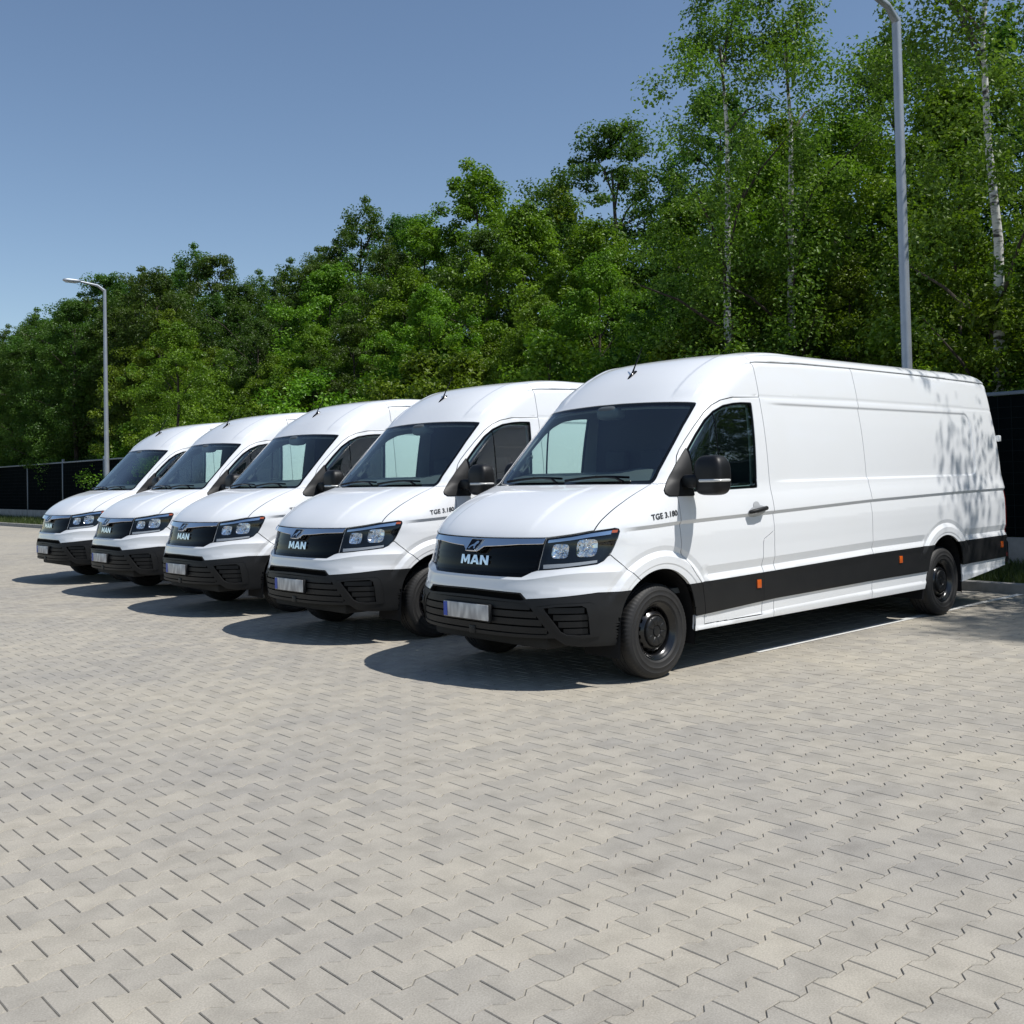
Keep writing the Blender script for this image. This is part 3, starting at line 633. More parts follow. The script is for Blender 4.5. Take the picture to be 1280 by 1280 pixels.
def build_shell():
    lines = [dens(LAMP, closed=True), dens(GRILLE), dens(CHROME[2:]), dens(CHROME[:3]), dens(SPLIT), dens(BOTTOM), dens(WBUMP[8:11]), dens(SLOT), dens(INTAKE), dens(FOG, closed=True), dens(FOGIN, closed=True),
             dens(WS), dens(WSIN), dens(HOOD[:5]), dens(HOODSEAM), dens([(.616, 1.44), (.3, 1.445), (0, 1.445)]), dens(DOOR, closed=True), dens(WIN, closed=True), dens(WININ, closed=True),
             dens(SAIL, closed=True), dens(PILLARSEAM), dens(AF_ST), dens(AR_ST), dens(BAND_T), dens(BAND_B), dens(ROOFLINE), dens(SILL_B), dens(seam_x(2.42, .30, 1.028)), dens(seam_x(2.42, 2.142, 2.5445)+[(0, float(t_of_z(2.5450)))]), dens(seam_x(4.0, .30, 2.474)),
             dens(TAIL, closed=True)]
    for dz in (.020, .0025, -.0025, -.0245, -.0295): lines.append(dens(along(zc_belt, .66, 6.85, .05, dz)))
    for dz in (.0525, .0575, .1175, .1225):
        lines.append(dens(along(z_bt, 1.55, 4.95, .05, dz))); lines.append(dens(along(z_bt, 5.98, 6.85, .05, dz)))
    for dz in (-.014, 0, .014): lines.append(dens(along(z_gut, 2.43, 6.85, .05, dz)))
    for dz in (-.03, -.0075, -.0045, .035): lines.append(dens(along(z_roof, 2.25, 6.80, .05, dz)))
    for dz in (-.0875, -.0925): lines.append(dens(along(z_bb, 1.52, 4.95, .05, dz)))
    for cx in (.996, 5.46):
        for r in (.496, .500, .506, .510, .555, .560, .595, .600, .633, .638):
            a = np.radians(np.linspace(34 if cx < 2 else 36, 146 if cx > 2 else 142, 60)); lines.append(dens([tuple(map(float, st_x(cx+r*math.cos(w), .352+r*math.sin(w)))) for w in a]))
    for o in (.003, -.013, -.029):                       # edge of the pressed-in side field
        r = .11+o; q = []
        for ccx, ccz, a0 in ((6.17, 2.0-.006, 90), (6.17, 1.53, 0)):
            for w in np.radians(np.linspace(a0, a0-90, 10)): q.append((ccx+r*math.cos(w), ccz+r*math.sin(w)))
        q = [(x, 1.994+r) for x in np.linspace(2.50, 6.1, 60)] + q + [(x, 1.53-r) for x in np.linspace(6.1, 2.50, 60)]
        lines.append(dens(sxl(q)))
    yy = np.linspace(0, .99, 50); z2 = .772+.055*sstep(.45, .9, yy)
    for dz in (-.0025, .0025, .045):
        S_, T_ = st_y(yy, z2+dz); lines.append(dens(list(zip(S_, T_))))
    for y0 in (.455, .515):
        S_, T_ = st_y(y0, np.linspace(1.085, 1.44, 40)); lines.append(dens(list(zip(S_, T_))))
    for y0 in (.60, .645, .775, .80):
        S_, T_ = st_y(y0, np.linspace(2.125, 2.50, 40)); lines.append(dens(list(zip(S_, T_))))
    sg = np.concatenate([np.linspace(0, 1, 58), np.linspace(1, 5, 150)[1:], np.linspace(5, 5.2, 7)[1:], np.linspace(5.2, 6, 26)[1:]])
    tg = np.linspace(0, TMAX, int(TMAX/.021))
    S, T = np.meshgrid(sg, tg); G = np.stack([S.ravel()*SC, T.ravel()], 1)
    cp = np.concatenate(lines); h = .0085
    occ = set()
    for a, b in zip((cp[:, 0]/h).astype(int), (cp[:, 1]/h).astype(int)):
        for i in (-1, 0, 1):
            for j in (-1, 0, 1): occ.add((a+i, b+j))
    keep = np.array([(a, b) not in occ for a, b in zip((G[:, 0]/h).astype(int), (G[:, 1]/h).astype(int))])
    edge = (G[:, 0] <= 1e-6) | (G[:, 0] >= 6*SC-1e-6) | (G[:, 1] <= 1e-6) | (G[:, 1] >= TMAX-1e-6)
    G = G[keep | edge]
    V = [Vector(p) for p in G]; E = []
    starts = []
    for L in lines:
        k = len(V); starts.append(k); V += [Vector((min(max(p[0], 0), 6*SC), min(max(p[1], 0), TMAX))) for p in L]
        E += [(k+i, k+i+1) for i in range(len(L)-1)]
    for i in (0, 9, 10, 16, 17, 18, 19, 30): E.append((starts[i], starts[i]+len(lines[i])-1))      # close the closed ones
    r = delaunay_2d_cdt(V, E, [], 0, 1e-5, False)
    vv = np.array([tuple(v) for v in r[0]]); ff = np.array([tuple(f) for f in r[2]], int)
    s = vv[:, 0]/SC; t = vv[:, 1]
    cs = s[ff].mean(1); ct = t[ff].mean(1)
    X = P(cs, ct); cx, cz = X[:, 0], X[:, 2]
    reg = np.full(len(ff), 'fender', dtype='U16')
    reg[ct > 1.447] = 'cab_roof'; reg[cx > 2.42] = 'side_a'; reg[cx > 4.0] = 'side_b'
    reg[(cz > z_roof(cx)) & (cx > 2.42)] = 'roof'
    reg[cs > 5.2] = 'rear'
    reg[inpoly(cs, ct, HOOD)] = 'hood'; reg[inpoly(cs, ct, WBUMP)] = 'bumper_cover'; reg[inpoly(cs, ct, BBUMP)] = 'bumper'
    reg[inpoly(cs, ct, SLOT)] = 'slot'; reg[inpoly(cs, ct, INTAKE)] = 'intake'; reg[inpoly(cs, ct, FOG)] = 'fogframe'; reg[inpoly(cs, ct, FOGIN)] = 'fogpocket'
    reg[inpoly(cs, ct, GRILLE)] = 'grille'; reg[inpoly(cs, ct, CHROME)] = 'chrome'; reg[inpoly(cs, ct, LAMP)] = 'lamp'
    reg[inpoly(cs, ct, WS)] = 'frit'; reg[inpoly(cs, ct, WSIN)] = 'windscreen'
    indoor = inpoly(cs, ct, DOOR); reg[indoor] = 'door'
    band = (cz < z_bt(cx)) & (cz > z_bb(cx)) & (cx > 1.15) & (cs > .9) & (cs < 5.28)
    reg[band & indoor] = 'band_door'; reg[band & ~indoor] = 'band_side'; reg[band & ~indoor & (cx < 2.0)] = 'band_fender'; reg[band & (cx > 5.4)] = 'band_rear'
    reg[inpoly(cs, ct, WIN)] = 'win_frame'; reg[inpoly(cs, ct, WININ)] = 'win_glass'; reg[inpoly(cs, ct, SAIL)] = 'sail'
    reg[inpoly(cs, ct, TAIL)] = 'tail'
    dead = (inpoly(cs, ct, AF_ST) | inpoly(cs, ct, AR_ST) | ((cx > 1.30) & (cs > .9) & (cs < 5.3) & (cz < np.interp(cx, (1.3, 1.4, 5.05, 5.8, 6.3, 6.86), (.300, .312, .312, .312, .36, .415)))))
    dead |= (cs < .90) & (cx < .70) & (ct < np.interp(cs, [p[0] for p in BOTTOM], [p[1] for p in BOTTOM])) | ((cs >= 5.3) & (cz < .43))
    dead |= (cs > .7) & (cx > .545) & (cx < 1.39) & (cz < .50)
    reg[dead] = 'dead'
    Xv = PD(s, t); Nv = grad_normal(PD, s, t)*NSIGN
    mid = (s < 1e-6) | (s > 6-1e-6); Xv[mid, 1] = 0; Nv[mid, 1] = 0; Nv /= np.linalg.norm(Nv, axis=1, keepdims=True)
    # consistent outward winding
    a, b, c = Xv[ff[:, 0]], Xv[ff[:, 1]], Xv[ff[:, 2]]
    flip = (np.cross(b-a, c-a)*Nv[ff].sum(1)).sum(1) < 0; ff[flip] = ff[flip][:, ::-1]
    return s, t, Xv, Nv, ff, reg, cs, ct
SH = build_shell()

def panel(names, off=0.0, gap=.0042, flange=.014, extra=None, depthfn=None):
    """half panel (driver's side): vertices, normals, faces; its free edges drawn in by the gap and turned inwards"""
    s, t, Xv, Nv, ff, reg, cs, ct = SH
    m = np.isin(reg, names)
    if extra is not None: m &= extra
    f = ff[m]; used, inv = np.unique(f, return_inverse=True); f = inv.reshape(-1, 3); X = Xv[used].copy(); N = Nv[used].copy(); mid = np.abs(X[:, 1]) < 1e-7
    o = off if depthfn is None else depthfn(s[used], t[used])
    X += N*(o if np.isscalar(o) else o[:, None])
    e = np.concatenate([f[:, [0, 1]], f[:, [1, 2]], f[:, [2, 0]]]); key = np.sort(e, 1); _, ix, cnt = np.unique(key, axis=0, return_index=True, return_counts=True)
    be = e[ix[cnt == 1]]; be = be[~(mid[be[:, 0]] & mid[be[:, 1]])]
    d = X[be[:, 1]]-X[be[:, 0]]; d /= np.linalg.norm(d, axis=1, keepdims=True)+1e-9
    inw = np.cross(N[be[:, 0]], d); acc = np.zeros_like(X)
    np.add.at(acc, be[:, 0], inw); np.add.at(acc, be[:, 1], inw); l = np.linalg.norm(acc, axis=1, keepdims=True); acc = np.where(l > 1e-6, acc/(l+1e-9), 0)
    acc[mid, 1] = 0
    X += acc*gap
    F = [tuple(q) for q in f]
    if flange > 0 and len(be):
        bv = np.unique(be); k = len(X); mp = {v: i for i, v in enumerate(bv)}; nb = len(bv)
        X = np.concatenate([X, X[bv], X[bv]-N[bv]*flange]); N = np.concatenate([N, -acc[bv], -acc[bv]])
        for a, b in be: F.append((k+mp[b], k+mp[a], k+nb+mp[a], k+nb+mp[b]))
    return X, N, F
def both(h):
    """half -> the whole width"""
    X, N, F = h; k = len(X); fl = np.array((1, -1, 1))
    return np.concatenate([X, X*fl]), np.concatenate([N, N*fl]), F + [tuple(i+k for i in q[::-1]) for q in F]
def mirrored(h):
    X, N, F = h; fl = np.array((1, -1, 1)); return X*fl, N*fl, [q[::-1] for q in F]
def pmesh(name, h, m): return mesh(name, h[0], h[2], m, True, h[1])
def half_pair(name, h, m, parent):
    return [link(name, pmesh(name, q, m), par) for q, par in ((h, parent[0] if isinstance(parent, tuple) else parent), (mirrored(h), parent[1] if isinstance(parent, tuple) else parent))]
def patch(s0, s1, t0, t1, off, thick, ns=24, nt=3, both_sides=False):
    """bar lying along the body surface: front face at off, edges going in by thick. t0, t1: functions of s or numbers"""
    S = np.linspace(s0, s1, ns); V = []; F = []
    for i, a in enumerate(S):
        b0 = t0(a) if callable(t0) else t0; b1 = t1(a) if callable(t1) else t1
        for j in range(nt): V.append((a, b0+(b1-b0)*j/(nt-1)))
    V = np.array(V); X, n = surf(V[:, 0], V[:, 1], off); Xb = X-n*thick; k = len(X)
    for i in range(ns-1):
        for j in range(nt-1):
            a = i*nt+j; F.append((a, a+nt, a+nt+1, a+1))
    rim = [i*nt for i in range(ns)] + [(ns-1)*nt+j for j in range(1, nt)] + [i*nt+nt-1 for i in range(ns-2, -1, -1)] + [j for j in range(nt-2, 0, -1)]
    bot = list(range(k, k+len(rim))); top = list(range(k+len(rim), k+2*len(rim)))
    X = np.concatenate([X, Xb[rim], X[rim]])
    for i in range(len(rim)): F.append((top[i], bot[i], bot[(i+1) % len(rim)], top[(i+1) % len(rim)]))
    me = mesh('bar', X, F, None, False)
    bm = bmesh.new(); bm.from_mesh(me); bmesh.ops.remove_doubles(bm, verts=bm.verts, dist=1e-6); bmesh.ops.recalc_face_normals(bm, faces=bm.faces); bm.to_mesh(me); bm.free()
    me.shade_smooth(); me.set_sharp_from_angle(angle=math.radians(35))
    return me
def curve_mesh(loops, extrude=0.0):
    """filled outline(s) -> flat or extruded mesh in its own xy plane"""
    cu = bpy.data.curves.new('outline', 'CURVE'); cu.dimensions = '2D'; cu.fill_mode = 'BOTH'; cu.extrude = extrude
    for L in loops:
        sp = cu.splines.new('POLY'); sp.points.add(len(L)-1); sp.use_cyclic_u = True
        for q, (a, b) in zip(sp.points, L): q.co = (a, b, 0, 1)
    o = bpy.data.objects.new('outline', cu); C.objects.link(o); me = bpy.data.meshes.new_from_object(o.evaluated_get(bpy.context.evaluated_depsgraph_get()))
    bpy.data.objects.remove(o); bpy.data.curves.remove(cu); me.materials.clear()
    return me
def text_mesh(body, size, extrude):
    cu = bpy.data.curves.new('text', 'FONT'); cu.body = body; cu.size = size; cu.extrude = extrude; cu.offset = size*.022; cu.space_character = 1.06
    o = bpy.data.objects.new('text', cu); C.objects.link(o); me = bpy.data.meshes.new_from_object(o.evaluated_get(bpy.context.evaluated_depsgraph_get()))
    bpy.data.objects.remove(o); bpy.data.curves.remove(cu); me.materials.clear()
    return me
def wrap(me, fn, m):
    co = np.zeros(len(me.vertices)*3, np.float32); me.vertices.foreach_get('co', co); co = co.reshape(-1, 3).astype(float)
    co = fn(co); me.vertices.foreach_set('co', co.astype(np.float32).ravel()); me.update()
    bm = bmesh.new(); bm.from_mesh(me); bmesh.ops.recalc_face_normals(bm, faces=bm.faces); bm.to_mesh(me); bm.free()
    me.materials.append(m); return me
def make_wheel(parent, c, side):
    """side -1: driver's side (outer face towards -y)"""
    w = empty('wheel', c); w.parent = parent
    Rr = .352
    prof = [(.206, -.098), (.214, -.106), (.226, -.113), (.229, -.1155), (.233, -.1145), (.250, -.1195), (.262, -.121), (.266, -.1245), (.272, -.1245), (.276, -.1215), (.300, -.121), (.304, -.1225), (.309, -.1195), (.320, -.117), (.334, -.108), (.343, -.098), (.349, -.086)]
    tread = [(.3515, -.070), (.3515, -.046), (.3435, -.044), (.3435, -.038), (.352, -.036), (.352, -.004), (.3435, -.002), (.3435, .004), (.352, .006), (.352, .036), (.3435, .038), (.3435, .044), (.3515, .046), (.3515, .070)]
    prof = prof + tread + [(r, -h) for r, h in prof[::-1]]
    def md(i, j, r, h):
        if .325 < r < .350 and abs(h) > .08 and j % 3 == 0: r -= .003; h *= .988
        if r > .3514 and (j + (2 if h > 0 else 0)) % 3 == 0: r -= .003
        return r, h
    v, f = lathe(prof, 216, mod=md)
    v = [(x, y*side*-1, z) for x, y, z in v]
    me = mesh('tyre', v, f, M['rubber'], True); bm = bmesh.new(); bm.from_mesh(me); bmesh.ops.recalc_face_normals(bm, faces=bm.faces); bm.to_mesh(me); bm.free()
    me.shade_smooth(); me.set_sharp_from_angle(angle=math.radians(38)); link('tyre', me, w)
    # steel rim: barrel, lip and dished disc with a ring of slots
    rim = [(.196, .10), (.196, .06), (.170, .03), (.170, -.055), (.186, -.078), (.204, -.088), (.212, -.097), (.216, -.103), (.214, -.107), (.209, -.105), (.202, -.098), (.190, -.090), (.178, -.080), (.173, -.072), (.168, -.052)]
    v, f = lathe(rim, 72); nb = len(v)
    disc = [(.169, -.040), (.164, -.052), (.146, -.066), (.136, -.078), (.128, -.084), (.120, -.083), (.115, -.074), (.100, -.070)]
    ns, slots = 128, 16
    for j in range(ns):
        a = 2*math.pi*j/ns
        for r, h in disc: v.append((r*math.cos(a), h, r*math.sin(a)))
    k = len(disc)
    for j in range(ns):
        for i in range(k-1):
            if i == 1 and (j % 8) in (2, 3, 4, 5): continue
            f.append((nb+j*k+i, nb+j*k+i+1, nb+((j+1) % ns)*k+i+1, nb+((j+1) % ns)*k+i))
    v = [(x, y*-side, z) for x, y, z in v]
    me = mesh('rim', v, f, M['steel'], True); me.set_sharp_from_angle(angle=math.radians(40)); link('rim', me, w)
    cap = [(.113, -.070), (.113, -.086), (.108, -.096), (.098, -.101), (.078, -.104), (.046, -.101), (.041, -.094), (.037, -.094), (.034, -.102), (.018, -.104), (.0, -.104)]
    def mc(i, j, r, h):
        if .045 < r < .10 and j % 8 == 0: h += .005
        return r, h
    v, f = lathe(cap, 72, mod=mc); v = [(x, y*-side, z) for x, y, z in v]
    me = mesh('hub_cap', v, f, M['cap'], True); me.set_sharp_from_angle(angle=math.radians(40)); link('hub_cap', me, w)
    v, f = lathe([(.0, .02), (.168, .02)], 32); v = [(x, y*-side, z) for x, y, z in v]; link('brake_shield', mesh('brake_shield', v, f, M['dark']), w)
    return w

def make_van():
    van = empty('panel_van')
    cs = SH[6]; ct = SH[7]
    # ---- painted panels
    hood = link('bonnet', pmesh('bonnet', both(panel(['hood'], gap=.0045)), M['paint']), van)
    cover = link('bumper_cover', pmesh('bumper_cover', both(panel(['bumper_cover'], flange=.03)), M['paint']), van)
    cab = link('cab_roof', pmesh('cab_roof', both(panel(['cab_roof'])), M['paint']), van)
    link('roof_panel', pmesh('roof_panel', both(panel(['roof'], gap=.001)), M['paint']), van)
    half_pair('fender', panel(['fender'], flange=.03), M['paint'], van)
    half_pair('side_panel', panel(['side_a'], flange=.02), M['paint'], van); half_pair('side_panel', panel(['side_b'], flange=.02), M['paint'], van)
    link('rear_door', pmesh('rear_door', both(panel(['rear'])), M['paint'], ), van)
    doors = half_pair('cab_door', panel(['door'], flange=.035), M['paint'], van)
    # ---- side mouldings, black trim
    half_pair('side_moulding', panel(['band_side'], off=.006, flange=.012, gap=.001), M['plastic'], van)
    half_pair('side_moulding', panel(['band_fender'], off=.004, flange=.012, gap=.001), M['plastic'], van)
    half_pair('side_moulding', panel(['band_rear'], off=.006, flange=.012, gap=.001), M['plastic'], van)
    half_pair('door_moulding', panel(['band_door'], off=.006, flange=.012, gap=.001), M['plastic'], tuple(doors))
    half_pair('window_seal', panel(['win_frame'], off=-.003, gap=0, flange=.02), M['gloss'], tuple(doors))
    half_pair('door_glass', panel(['win_glass'], off=-.006, gap=-.003, flange=0), M['side_glass'], tuple(doors))
    for sg, dr in zip((1, -1), doors):                  # quarter-light divider bar
        a = np.array([on_side(1.765, z, -.010)[0] for z in np.linspace(1.39, 1.99, 8)]); a[:, 1] *= sg
        tube('divider_bar', a, .008, M['gloss'], dr, 8)
    half_pair('mirror_sail', panel(['sail'], off=.010, flange=.03, gap=.001), M['plastic'], van)
    # ---- windscreen
    ws = link('windscreen', pmesh('windscreen', both(panel(['windscreen'], off=-.003, gap=-.001, flange=0)), M['glass']), van)
    link('black_border', pmesh('black_border', both(panel(['frit'], off=-.003, gap=.001, flange=.012)), M['frit']), ws)
    # ---- grille, emblem, bumper
    gr = link('grille', pmesh('grille', both(panel(['grille'], off=-.012, gap=.001, flange=.03)), M['gloss']), van)
    for k in range(4):
        tz = .575+.040*k; se = (.262, .300, .306, .312)[k]
        link('slat', wrap_mat(patch(-se, se, tz, tz+.016, -.006, .012, 40), M['gloss']), gr)
    hb = both(panel(['chrome'], gap=.001, flange=.02, depthfn=lambda s, t: .002+.36*np.clip(.826-t, 0, .12)))       # leans back: its lower edge stands proud
    me = mesh('chrome_bar', hb[0], hb[2], M['chrome'], True); me.set_sharp_from_angle(angle=math.radians(30)); link('chrome_bar', me, gr)
    edge = [(-a, b) for a, b in CHROME[2:][::1]] + [(a, b) for a, b in CHROME[2:][::-1]]
    edge = dens(edge, .03); ep, en = surf(edge[:, 0]/SC, edge[:, 1]+.002, .003+.36*np.clip(.826-edge[:, 1], 0, .12))
    tube('chrome_edge', ep, .0035, M['silver'], gr, 6)
    fw = lambda y0, z0, off: (lambda co: on_front(y0-co[:, 0], z0+co[:, 1], off+.004+co[:, 2]*1.0)[0])
    letters = {'M': [[(0, 0), (.04, 1), (.36, 1), (.60, .48), (.84, 1), (1.16, 1), (1.20, 0), (.92, 0), (.90, .60), (.68, .14), (.52, .14), (.30, .60), (.28, 0)]],
               'A': [[(0, 0), (.40, 1), (.76, 1), (1.16, 0), (.84, 0), (.77, .2), (.39, .2), (.32, 0)], [(.47, .40), (.69, .40), (.58, .70)]],
               'N': [[(0, 0), (0, 1), (.32, 1), (.76, .42), (.76, 1), (1.06, 1), (1.06, 0), (.76, 0), (.30, .60), (.30, 0)]]}
    hgt, x0 = .068, 0.162
    for ch, adv in (('M', 1.28), ('A', 1.24), ('N', 1.06)):
        me = curve_mesh([[(a*hgt*1.30, b*hgt) for a, b in L] for L in letters[ch]], .004)
        link('badge_letter', wrap(me, fw(x0, .870, -.004), M['chrome']), gr); x0 -= adv*hgt*1.30
    cb = lambda z: .002+.36*np.clip(.826-t_of_z(z), 0, .12)          # how far the chrome bar stands out at that height
    fe = lambda y0, z0, off: (lambda co: on_front(y0-co[:, 0], z0+co[:, 1], off+cb(z0+co[:, 1])+co[:, 2])[0])
    pl = curve_mesh([[(-.062, -.040), (.034, -.040), (.078, .040), (-.046, .040)]], .002)
    em = link('emblem', wrap(pl, fe(0.004, 1.008, .004), M['gloss']), gr)
    lion = [(-.036, -.026), (-.026, -.010), (-.010, .002), (.002, .006), (.010, .016), (.020, .026), (.032, .028), (.040, .022), (.036, .012), (.026, .006), (.022, -.004), (.020, -.014), (.026, -.026), (.012, -.026), (.008, -.010), (-.006, -.008), (-.018, -.016), (-.024, -.028)]
    lion = [(a*1.28, q*1.12) for a, q in lion]
    link('lion', wrap(curve_mesh([lion], .0015), fe(0.002, 1.008, .008), M['chrome']), em)
    rimL = [(-.068, -.045), (.038, -.045), (.086, .045), (-.050, .045)]
    tube('emblem_rim', [on_front(.004-a, 1.008+b, .004+float(cb(1.008+b)))[0] for a, b in rimL+rimL[:1]], .0035, M['chrome'], em, 6)
    bu = link('bumper', pmesh('bumper', both(panel(['bumper'], off=.004, flange=.03, gap=.001)), M['plastic']), van)
    link('air_slot', pmesh('air_slot', both(panel(['slot'], off=-.035, gap=-.01, flange=0)), M['dark']), bu)
    link('intake_back', pmesh('intake_back', both(panel(['intake'], off=-.04, gap=-.02, flange=0)), M['dark']), bu)
    it = [(.318, .372), (.262, .310), (.206, .252), (.150, .196)]
    for k, (b0, b1) in enumerate(it):
        se = float(np.interp((b0+b1)/2, (.16, .33, .37), (.395, .305, .262)))
        link('slat', wrap_mat(patch(-se, se, b0+.004, b1-.002 if k == 0 else b0+.048, -.002, .03, 48, 4), M['plastic']), bu)
    box('tow_cover', (.006, -.03, .395), (.03, .07, .06), M['plastic'], .006, bu)
    fr = half_pair('fog_frame', panel(['fogframe'], off=.010, gap=.001, flange=.03), M['plastic'], bu)
    half_pair('fog_back', panel(['fogpocket'], off=-.035, gap=-.01, flange=0), M['dark'], bu)
    for sg in (1, -1):
        for k in range(4):
            b0 = .150+.050*k; s0 = float(np.interp(b0+.02, (.15, .34), (.498, .385))); s1 = .632 if k < 3 else .612
            link('fog_slat', wrap_mat(patch(s0*sg, s1*sg, b0, b0+.040, -.006, .02, 14, 3), M['plastic']), bu)
    plate = box('number_plate', (-.040, 0, .532), (.008, .520, .114), M['plate'], .003, van)
    box('country_strip', (-.0455, .236, .532), (.003, .042, .104), M['plate_blue'], 0, van).parent = plate
    plate.children[0].location = (-.0055, .236, 0)
    box('plate_holder', (-.024, 0, .530), (.03, .54, .13), M['plastic'], .006, bu)
    # ---- headlamps
    for q, sg in ((0, 1), (1, -1)):
        lp = empty('headlamp', (.3, -.78*sg, .98)); lp.parent = van; inv = Matrix.Translation((-.3, .78*sg, -.98))
        def put(name, me, m=None):
            me.transform(inv)
            return link(name, me, lp, m=m)
        h = panel(['lamp'], off=.001, gap=.001, flange=.012); bk = panel(['lamp'], off=-.055, gap=-.004, flange=0); wl_ = panel(['lamp'], off=-.004, gap=.002, flange=.055)
        wallX, wallN, wallF = wl_; wl_ = (wallX, wallN, [f for f in wallF if len(f) == 4])
        if sg < 0: h, bk, wl_ = mirrored(h), mirrored(bk), mirrored(wl_)
        put('lens', pmesh('lens', h, M['lens'])); put('housing', pmesh('housing', bk, M['gloss'])); put('housing_wall', pmesh('housing_wall', wl_, M['gloss']))
        put('running_light', wrap_mat(patch(.350*sg, .690*sg, lambda s: float(np.interp(abs(s), (.34, .471, .583, .70), (.792, .812, .836, .852))), lambda s: float(np.interp(abs(s), (.34, .471, .583, .70), (.815, .838, .866, .884))), -.012, .02, 24, 3), M['chrome']))
        put('lower_trim', wrap_mat(patch(.338*sg, .64*sg, lambda s: float(np.interp(abs(s), (.32, .455, .64), (.612, .626, .652))), lambda s: float(np.interp(abs(s), (.32, .455, .64), (.640, .650, .668))), -.02, .02, 24, 3), M['grey']))
        put('turn_signal', wrap_mat(patch(.690*sg, .722*sg, .862, .884, -.006, .012, 5, 3), M['amber']))
        for sc_, tc_, ws_, hs_ in ((.425, .735, .046, .050), (.570, .755, .058, .062)):
            # faceted square bowl, floor pushed back, rim near the lens
            V = []; F = []; nr, na = 6, 24
            for i in range(nr):
                f_ = 1-i/(nr-1)*.72; dp = -.014-.040*(1-(f_-.28)/.72)**.8
                for j in range(na):
                    a = 2*math.pi*j/na; e = .5; kx = math.copysign(abs(math.cos(a))**e, math.cos(a)); ky = math.copysign(abs(math.sin(a))**e, math.sin(a))
                    wob = .004*math.sin(a*8)*(i/(nr-1))
                    V.append((sc_+kx*ws_*f_, tc_+ky*hs_*f_, dp+wob))
            V = np.array(V); X, n = surf(V[:, 0], V[:, 1], 0.0); X = X+n*V[:, 2:3]
            X[:, 1] *= sg
            for i in range(nr-1):
                for j in range(na): F.append((i*na+j, i*na+(j+1) % na, (i+1)*na+(j+1) % na, (i+1)*na+j))
            F.append(tuple((nr-1)*na+j for j in range(na)))
            put('reflector', mesh('reflector', X, F, M['silver']))
            c, n = surf(np.array([sc_]), np.array([tc_]), -.030); c = c[0]; c[1] *= sg
            me = mesh('bulb_shield', *superbox(c, (.028, .03, .026), .7, 12, 8), M['chrome'], True); put('bulb_shield', me)
    # ---- lettering on the wing, door handles, side reflectors
    me = text_mesh('TGE 3.180', .060, .0008)
    me = wrap(me, lambda co: on_side(.888+co[:, 0]*1.02, 1.176+co[:, 1]*.95+co[:, 0]*.10, .003+co[:, 2])[0], M['ink']); link('lettering', me, van)
    for dr, sg in zip(doors, (1, -1)):
        cup = [(.118*math.cos(a), .044*math.sin(a)) for a in np.linspace(0, 2*math.pi, 28)[:-1]]
        me = wrap(curve_mesh([cup], .001), lambda co: on_side(2.175+co[:, 0], 1.196+co[:, 1]+co[:, 0]*.1, .003+co[:, 2])[0]*np.array((1, sg, 1)), M['grey']); link('handle_cup', me, dr)
        p = [on_side(x, z, o)[0]*np.array((1, sg, 1)) for x, z, o in ((2.06, 1.190, .008), (2.085, 1.195, .034), (2.17, 1.204, .040), (2.26, 1.213, .036), (2.285, 1.216, .008))]
        tube('door_handle', p, (.014, .018, .019, .018, .014), M['plastic'], dr, 10)
        me = wrap(curve_mesh([[(.034*math.cos(a)*abs(math.cos(a))**-.4 if abs(math.cos(a)) > .05 else 0, .045*math.sin(a)) for a in np.linspace(0, math.pi, 12)]], .001), lambda co: on_side(2.175+co[:, 0]*1.3, 1.228+co[:, 1], .004+co[:, 2])[0]*np.array((1, sg, 1)), M['grey']); link('lock_cover', me, dr)
        for x, z in ((2.182, .607), (4.50, .643), (6.75, .655)):
            c, n = on_side(np.array([x]), np.array([z]), .010); c = c[0]*np.array((1, sg, 1))
            box('side_reflector', tuple(c), (.058, .012, .068), M['amber'], .004, van)
    # ---- mirrors
    for sg in (1, -1):
        mr = empty('wing_mirror', (1.35, -1.21*sg, 1.50)); mr.parent = van
        def shp(q):
            x, y, z = q; k = 1-.16*max(0, z/.15)**2-.05*max(0, -z/.15)**2; return (x*(1 if x > 0 else 1.25)*k, y*k, z)
        def add(name, v, f, m):
            me = mesh(name, [(a-1.35, (b+1.21)*sg, c-1.50) for a, b, c in v], f if sg > 0 else [q[::-1] for q in f], m, True); me.set_sharp_from_angle(angle=math.radians(60)); link(name, me, mr)
        add('housing', *superbox((1.375, -1.222, 1.497), (.165, .262, .300), .48, 36, 28, shp), M['mirror_shell'])
        v, f = superbox((1.371, -1.224, 1.458), (.172, .268, .034), .55, 36, 8, lambda q: (q[0]*(1 if q[0] > 0 else 1.25), q[1], q[2]))
        add('indicator', [p for p in v], [q for q in f if sum(v[i][0] for i in q)/4 < 1.42 and sum(v[i][1] for i in q)/4 < -1.19 and abs(sum(v[i][2] for i in q)/4-1.458) < .015], M['clear'])
        add('arm', *superbox((1.315, -1.075, 1.455), (.115, .15, .105), .5, 20, 12), M['mirror_shell'])
        if sg < 0:                                       # the passenger's mirror is folded back along the door
            pv = Vector((1.29, 1.08, 1.50)); rt = Matrix.Rotation(math.radians(-72), 4, 'Z'); mr.location = pv+rt@(Vector((1.35, 1.21, 1.50))-pv); mr.rotation_euler = (0, 0, math.radians(-72))
        gl = box('mirror_glass', (.090, -.010*sg, .0), (.012, .20, .22), M['mirror'], .004, mr)
